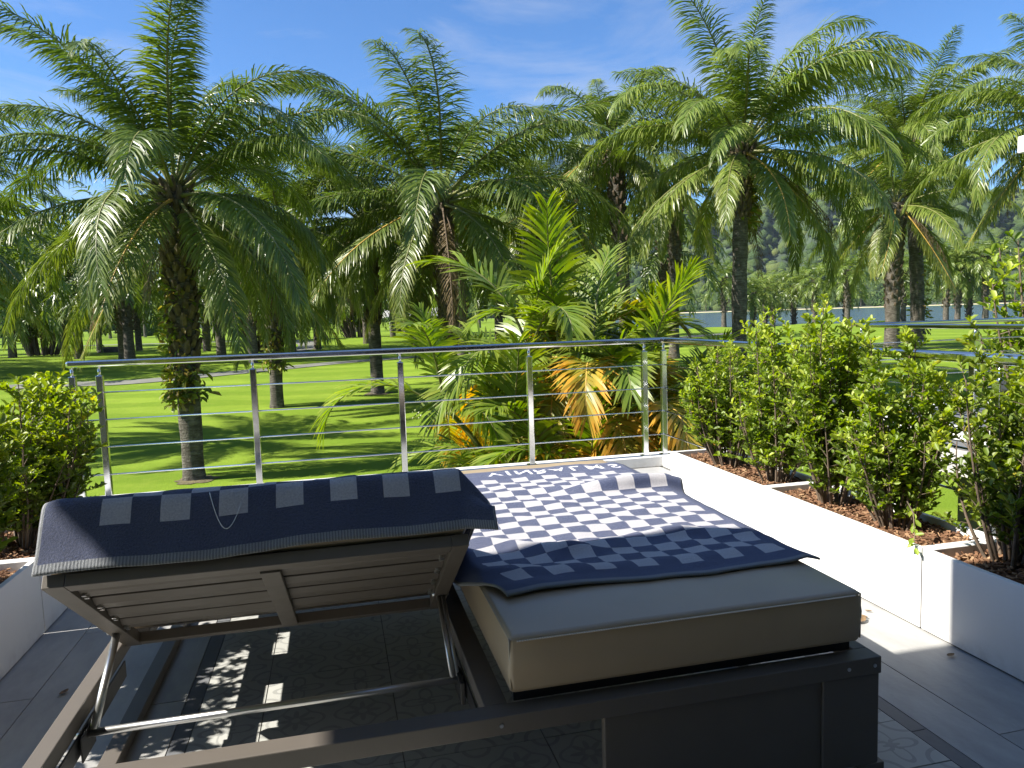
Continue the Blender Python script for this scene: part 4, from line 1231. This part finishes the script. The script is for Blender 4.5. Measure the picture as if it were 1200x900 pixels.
# ------------------------------------------------------------------ yellow tinged palm clump by the terrace
def areca():
    x0, y0 = 3.25, 9.75
    z0 = float(ground_z(x0, y0))
    root = empty('palm_clump', (x0, y0, z0), 0, 'bushy multi stemmed palm clump with yellow and orange tinged fronds by the railing', 'palm clump')
    rg = random.Random(41)
    ML = {}
    specs = [(82, 34), (70, 78), (58, 108), (44, 124), (30, 130), (12, 118), (-10, 86)]
    for i, (th, bd) in enumerate(specs):
        for k in range(3):
            yel = (0.0, 0.30, 0.95)[k]
            ML[(i, k)] = frond_mesh('frond', MAT['areca'], MAT['rachis_orange'] if k else MAT['rachis'], rad=0.017, L=1.9, th0=th, bend=bd+k*8, n=42, leaf=0.58, width=0.050, seed=900+i*5+k,
                                    petiole=0.22, plume=(5, 34), droop=0.62, a0=58, a1=24, segs=3, yellow=yel*0.45, tipy=0.12+yel*1.2, twist=0.16, side_sway=rg.uniform(-14, 14))
    stems = []
    for k in range(19):
        a = k*2.39996; rr = 0.20*math.sqrt(k)
        bx, by = rr*math.cos(a), rr*math.sin(a)*0.8
        hh = rg.uniform(1.2, 3.55)*(1.0 - 0.30*rr)
        lean = (bx*rg.uniform(0.6, 1.2)+rg.uniform(-.15, .15), by*0.7)
        P = [(bx+lean[0]*t*t, by+lean[1]*t*t, hh*t-0.05) for t in (0, .2, .4, .6, .8, 1)]
        obj('stem', MB().tube(P, [0.055, 0.045, 0.042, 0.04, 0.038, 0.03], 8).mesh('stem', True), MAT['rachis'], root)
        stems.append((P[-1], hh))
    for (tip, hh) in stems:
        nf = rg.randint(6, 8)
        for i in range(nf):
            c = min(6, int(i/nf*7+rg.uniform(0, 0.9)))
            wr = 0.60 if tip[0] > 0.05 else 0.22
            kind = 0 if c < 2 else rg.choices((0, 1, 2), (0.75-wr, 0.25, wr))[0]
            o = obj('frond', ML[(c, kind)], None, root)
            o.location = (tip[0], tip[1], tip[2]-0.03*i)
            s = rg.uniform(0.7, 1.12)
            o.scale = (s, s, s)
            o.rotation_euler = (rg.uniform(-.15, .15), rg.uniform(-.1, .1), i*2.39996+rg.uniform(-.3, .3)+tip[0]*9)
    # a low ring of shoots that hides the foot of the clump
    for i in range(22):
        a = i*2.39996
        o = obj('frond', ML[(rg.randint(1, 4), rg.choice((0, 1, 2, 2)) if math.cos(a) > -0.3 else rg.choice((0, 0, 1, 2)))], None, root)
        o.location = (0.65*math.cos(a)*rg.uniform(.3, 1.1), 0.6*math.sin(a)*rg.uniform(.3, 1.1), rg.uniform(0.1, 0.6))
        s = rg.uniform(0.7, 1.1); o.scale = (s, s, s); o.rotation_euler = (rg.uniform(-.15, .15), 0, a)
areca()

# ------------------------------------------------------------------ shrubs
def shrub_parts(h, rx, ry, ns, seed, leaf=0.05, twl=0.15, per=12, step=0.030, top_light=True):
    rg = np.random.default_rng(seed)
    stem = MB(); P = []; D = []; N = []; Ln = []; T = []
    for s in range(ns):
        a = rg.uniform(0, 2*PI); q = math.sqrt(rg.random())
        hh = h*(rg.uniform(0.50, 0.92) if rg.random() < 0.8 else rg.uniform(0.9, 1.08))*(1-0.2*q*q)
        b = Vector((0.10*math.cos(a)*q*rx/0.3, 0.10*math.sin(a)*q*ry/0.3, 0))
        m = Vector((rx*0.85*q*math.cos(a), ry*0.85*q*math.sin(a), hh*0.5))
        e = Vector((rx*q*math.cos(a)+rg.normal(0, .04), ry*q*math.sin(a)+rg.normal(0, .04), hh))
        pts = [b*(1-t)**2+m*2*t*(1-t)+e*t*t for t in np.linspace(0, 1, 9)]
        stem.tube(pts, [0.0085*(1-0.75*i/8)*h for i in range(9)], 5, False)
        k = int(hh/step)
        for i in range(k):
            t = 0.10+0.90*(i+rg.random())/k
            if t > 1: continue
            if t < 0.22 and rg.random() < 0.5: continue
            p = b*(1-t)**2+m*2*t*(1-t)+e*t*t
            az = rg.uniform(0, 2*PI)
            el = rg.uniform(0.2, 1.1)
            d = Vector((math.cos(az)*math.cos(el), math.sin(az)*math.cos(el), math.sin(el)))
            L = twl*rg.uniform(0.5, 1.2)*(1.0 if t < 0.8 else 0.75)
            stem.tube([p, p+d*L], [0.0022*h, 0.001*h], 3, False)
            young = float(np.clip(rg.normal(0.25, 0.2)+0.5*max(0, t-0.72)/0.28, 0, 1))
            n = max(3, int(per*rg.uniform(0.7, 1.3)))
            for g in range(n):
                w = 0.25+0.75*(g+0.5)/n
                P.append(p+d*L*w)
                rot = az+g*2.4
                o = Vector((math.cos(rot), math.sin(rot), rg.uniform(0.1, 0.9)))
                D.append((d*0.7+o).normalized())
                N.append((Vector((0, 0, 1))+Vector(rg.normal(0, 0.45, 3))-o*0.2))
                Ln.append(leaf*rg.uniform(0.45, 1.35))
                T.append((float(np.clip(young+rg.normal(0.1, 0.14), 0, 1)), 1.0 if rg.random() < 0.006 else float(max(0, rg.normal(0.0, 0.06))), 0))
    P = np.array(P); D = np.array(D); N = np.array(N); Ln = np.array(Ln); T = np.array(T)
    V, F, T = leaf_quads(P, D, N, Ln, Ln*0.48, T, rg)
    me = quads_np('foliage', V, F); set_tint(me, T)
    return stem.mesh('stems', True), me
def shrub(x, y, z, h, rx, ry, ns, seed, label, mat='shrub', group='clipped shrubs in the planters', **kw):
    root = empty('shrub', (x, y, z), 0, label, 'shrub', group)
    s, f = shrub_parts(h, rx, ry, ns, seed, **kw)
    o = obj('stems', s, MAT['twig'], root); o['kind'] = 'stuff'
    o = obj('foliage', f, MAT[mat], root); o['kind'] = 'stuff'
    return root
MZ = PH-0.045
shrub(2.80, 4.90, MZ, 1.03, 0.30, 0.30, 30, 1, 'leafy green shrub nearest the railing corner in the right row', 'shrub', leaf=0.039)
shrub(2.79, 4.30, MZ, 1.06, 0.25, 0.25, 26, 2, 'leafy shrub second from the railing corner in the right row', 'shrub', leaf=0.039)
shrub(2.79, 3.72, MZ, 1.09, 0.25, 0.25, 26, 3, 'tall leafy shrub in the middle of the right row', 'shrub', leaf=0.039)
s4 = shrub(2.79, 3.22, MZ, 0.99, 0.27, 0.27, 30, 4, 'shrub with a twig hanging over the planter joint on the right', 'shrub', leaf=0.039)
P_ = [Vector((2.72, 3.06, 0.52)), Vector((2.64, 2.93, 0.50)), Vector((2.575, 2.85, 0.445)), Vector((2.535, 2.80, 0.385))]
o4 = Vector((2.79, 3.22, MZ))
obj('hanging_twig', MB().tube([p-o4 for p in P_], [0.004, 0.0032, 0.0025, 0.0015], 5).mesh('hanging_twig', True), MAT['twig'], s4)
rg4 = np.random.default_rng(8)
for k in range(13):
    t4 = 0.25+0.75*k/12; i4 = min(2, int(t4*3)); p4 = P_[i4].lerp(P_[i4+1], t4*3-i4)
    V4, F4, T4 = leaf_quads(np.array([p4-o4]), np.array([[rg4.normal(-0.3, 0.6), rg4.normal(-0.2, 0.6), rg4.uniform(-0.9, 0.3)]]), np.array([[-0.5+rg4.normal(0, .3), -0.4, 0.9]]), np.array([rg4.uniform(0.035, 0.055)]), np.array([0.021]), np.array([[0.6, 0.0, 0.0]]), rg4)
    me4 = quads_np('leaf', V4, F4); set_tint(me4, T4)
    obj('leaf', me4, MAT['shrub'], s4)
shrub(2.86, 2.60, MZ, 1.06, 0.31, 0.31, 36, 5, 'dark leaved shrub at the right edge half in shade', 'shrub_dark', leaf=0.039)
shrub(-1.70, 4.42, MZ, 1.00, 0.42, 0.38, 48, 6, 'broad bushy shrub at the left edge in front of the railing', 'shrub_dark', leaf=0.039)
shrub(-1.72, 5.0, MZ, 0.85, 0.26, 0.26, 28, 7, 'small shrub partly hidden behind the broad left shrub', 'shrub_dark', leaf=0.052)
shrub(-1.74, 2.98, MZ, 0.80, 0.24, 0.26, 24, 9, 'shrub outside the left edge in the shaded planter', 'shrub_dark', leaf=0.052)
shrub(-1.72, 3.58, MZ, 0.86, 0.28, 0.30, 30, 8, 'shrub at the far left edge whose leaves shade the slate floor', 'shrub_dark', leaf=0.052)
# broad leaved tree behind the neighbouring railing
shrub(13.4, 11.0, float(ground_z(13.4, 11.0)), 5.2, 1.5, 1.5, 66, 31, 'bright broad leaved tree at the right edge behind the neighbouring railing', 'shrub', group='garden trees', leaf=0.17, twl=0.5, per=9, step=0.19)

shrub(-6.5, 72, -1.1, 14.5, 3.6, 3.2, 46, 32, 'tall feathery light green tree rising behind the left palms', 'shrub', group='broad leaved trees in the grove', leaf=0.55, twl=1.6, per=8, step=0.55)
shrub(-30.0, 88, -1.1, 15, 4.5, 4, 46, 33, 'broad dark leafed tree at the far left behind the grove', 'shrub_dark', group='broad leaved trees in the grove', leaf=0.6, twl=1.8, per=8, step=0.6)
shrub(3.5, 108, -1.1, 17, 5, 4, 46, 34, 'rounded green tree deep in the grove behind the central palm', 'shrub_dark', group='broad leaved trees in the grove', leaf=0.7, twl=2.0, per=8, step=0.7)

def dry_leaf(x, y, rz, L, label, z=0.0):
    rg2 = random.Random(int(x*100+y*10)); V = []; F = []
    for i in range(7):
        t = i/6; w = L*0.24*math.sin(PI*min(1, t*0.93+0.04))**0.8
        zc = 0.006+0.014*(t-0.5)**2*4*L/0.07*0.6
        V += [(-L/2+L*t, -w, zc+w*0.45), (-L/2+L*t, 0, zc), (-L/2+L*t, w, zc+w*0.55)]
    for i in range(6):
        for k in range(2): F.append((i*3+k, i*3+k+1, i*3+k+4, i*3+k+3))
    o = obj('fallen_leaf', mesh_np('fallen_leaf', V, F, smooth=True), MAT['dry_leaf'], loc=(x, y, z), rot=(0, 0, rz))
    tag(o, label, 'leaf')
MAT['dry_leaf'] = plain('dry_leaf', (0.17, 0.105, 0.05), 0.7, var=0.4, scale=60)
dry_leaf(2.36, 2.93, 0.5, 0.075, 'dry brown leaf lying on the sunlit slate by the right planter')
dry_leaf(2.40, 2.97, 1.9, 0.05, 'smaller dry leaf just behind the other on the sunlit slate')
dry_leaf(2.47, 2.52, 0.2, 0.045, 'dark fallen leaf on the shaded slate beside the right planter')
dry_leaf(2.47, 3.02, 2.6, 0.035, 'tiny dry leaf close to the foot of the right planter')
dry_leaf(-1.16, 3.30, 1.2, 0.05, 'dry leaf on the dark slate at the lower left')

# ------------------------------------------------------------------ small far things
def rock(x, y, s, label, seed):
    bm = bmesh.new(); bmesh.ops.create_icosphere(bm, subdivisions=3, radius=1)
    for v in bm.verts:
        v.co = v.co*(1+0.35*noise.noise(v.co*1.7+Vector((seed, 0, 0)))); v.co.z *= 0.42; v.co *= s
    me = bpy.data.meshes.new('boulder'); bm.to_mesh(me); bm.free()
    for p in me.polygons: p.use_smooth = True
    tag(obj('boulder', me, MAT['rock'], loc=(x, y, float(ground_z(x, y))+0.1*s)), label, 'boulder')
rock(-24.5, 92, 1.3, 'low dark boulder lying on the lawn between the left palms', 2)
def pavilion(x, y, w, d, h, label, rz=0):
    root = empty('pavilion', (x, y, float(ground_z(x, y))), rz, label, 'pavilion')
    obj('wall', MB().box(-w/2+.6, w/2-.6, -d/2+1.6, d/2-.6, 0, h).mesh('wall'), MAT['dark_metal'], root)
    for k in range(4):
        px = -w/2+.4+k*(w-.8)/3
        obj('column', MB().box(px-.16, px+.16, -d/2+.4, -d/2+.72, 0, h).mesh('column'), MAT['house_white'], root)
    obj('roof', MB().prism([(-d/2-.6, h), (d/2+.6, h), (d/2+.6, h+.2), (0, h+1.8), (-d/2-.6, h+.2)], -w/2-.6, w/2+.6).mesh('roof'), MAT['house_roof'], root)
pavilion(16.5, 150, 12, 7, 3.0, 'dark open pavilion with white columns far behind the central palms')
mk = empty('marker_post', (64.5, 104.5, float(ground_z(64.5, 104.5))), 0, 'small white marker post on the lake shore', 'post')
obj('post', MB().tube([(0, 0, 0), (0, 0, 1.5)], [0.28, 0.22], 10).mesh('post', True), MAT['house_white'], mk)
obj('cap', MB().tube([(0, 0, 1.5), (0, 0, 1.75)], [0.27, 0.08], 10).mesh('cap', True), MAT['house_white'], mk)

# ------------------------------------------------------------------ haze over the distance
def build_haze():
    t = NT('haze')
    pv = t.n('ShaderNodeVolumePrincipled')
    pv.inputs['Color'].default_value = (0.72, 0.83, 0.98, 1)
    pv.inputs['Density'].default_value = 0.00005
    pv.inputs['Anisotropy'].default_value = 0.2
    t.l(pv.outputs[0], t.out.inputs['Volume'])
    o = obj('haze', MB().box(-9500, 9500, -9500, 9500, -6, 285).mesh('haze'), t.m)
    tag(o, 'thin blue haze in the air over the lake and hills', 'haze', kind='stuff')
build_haze()
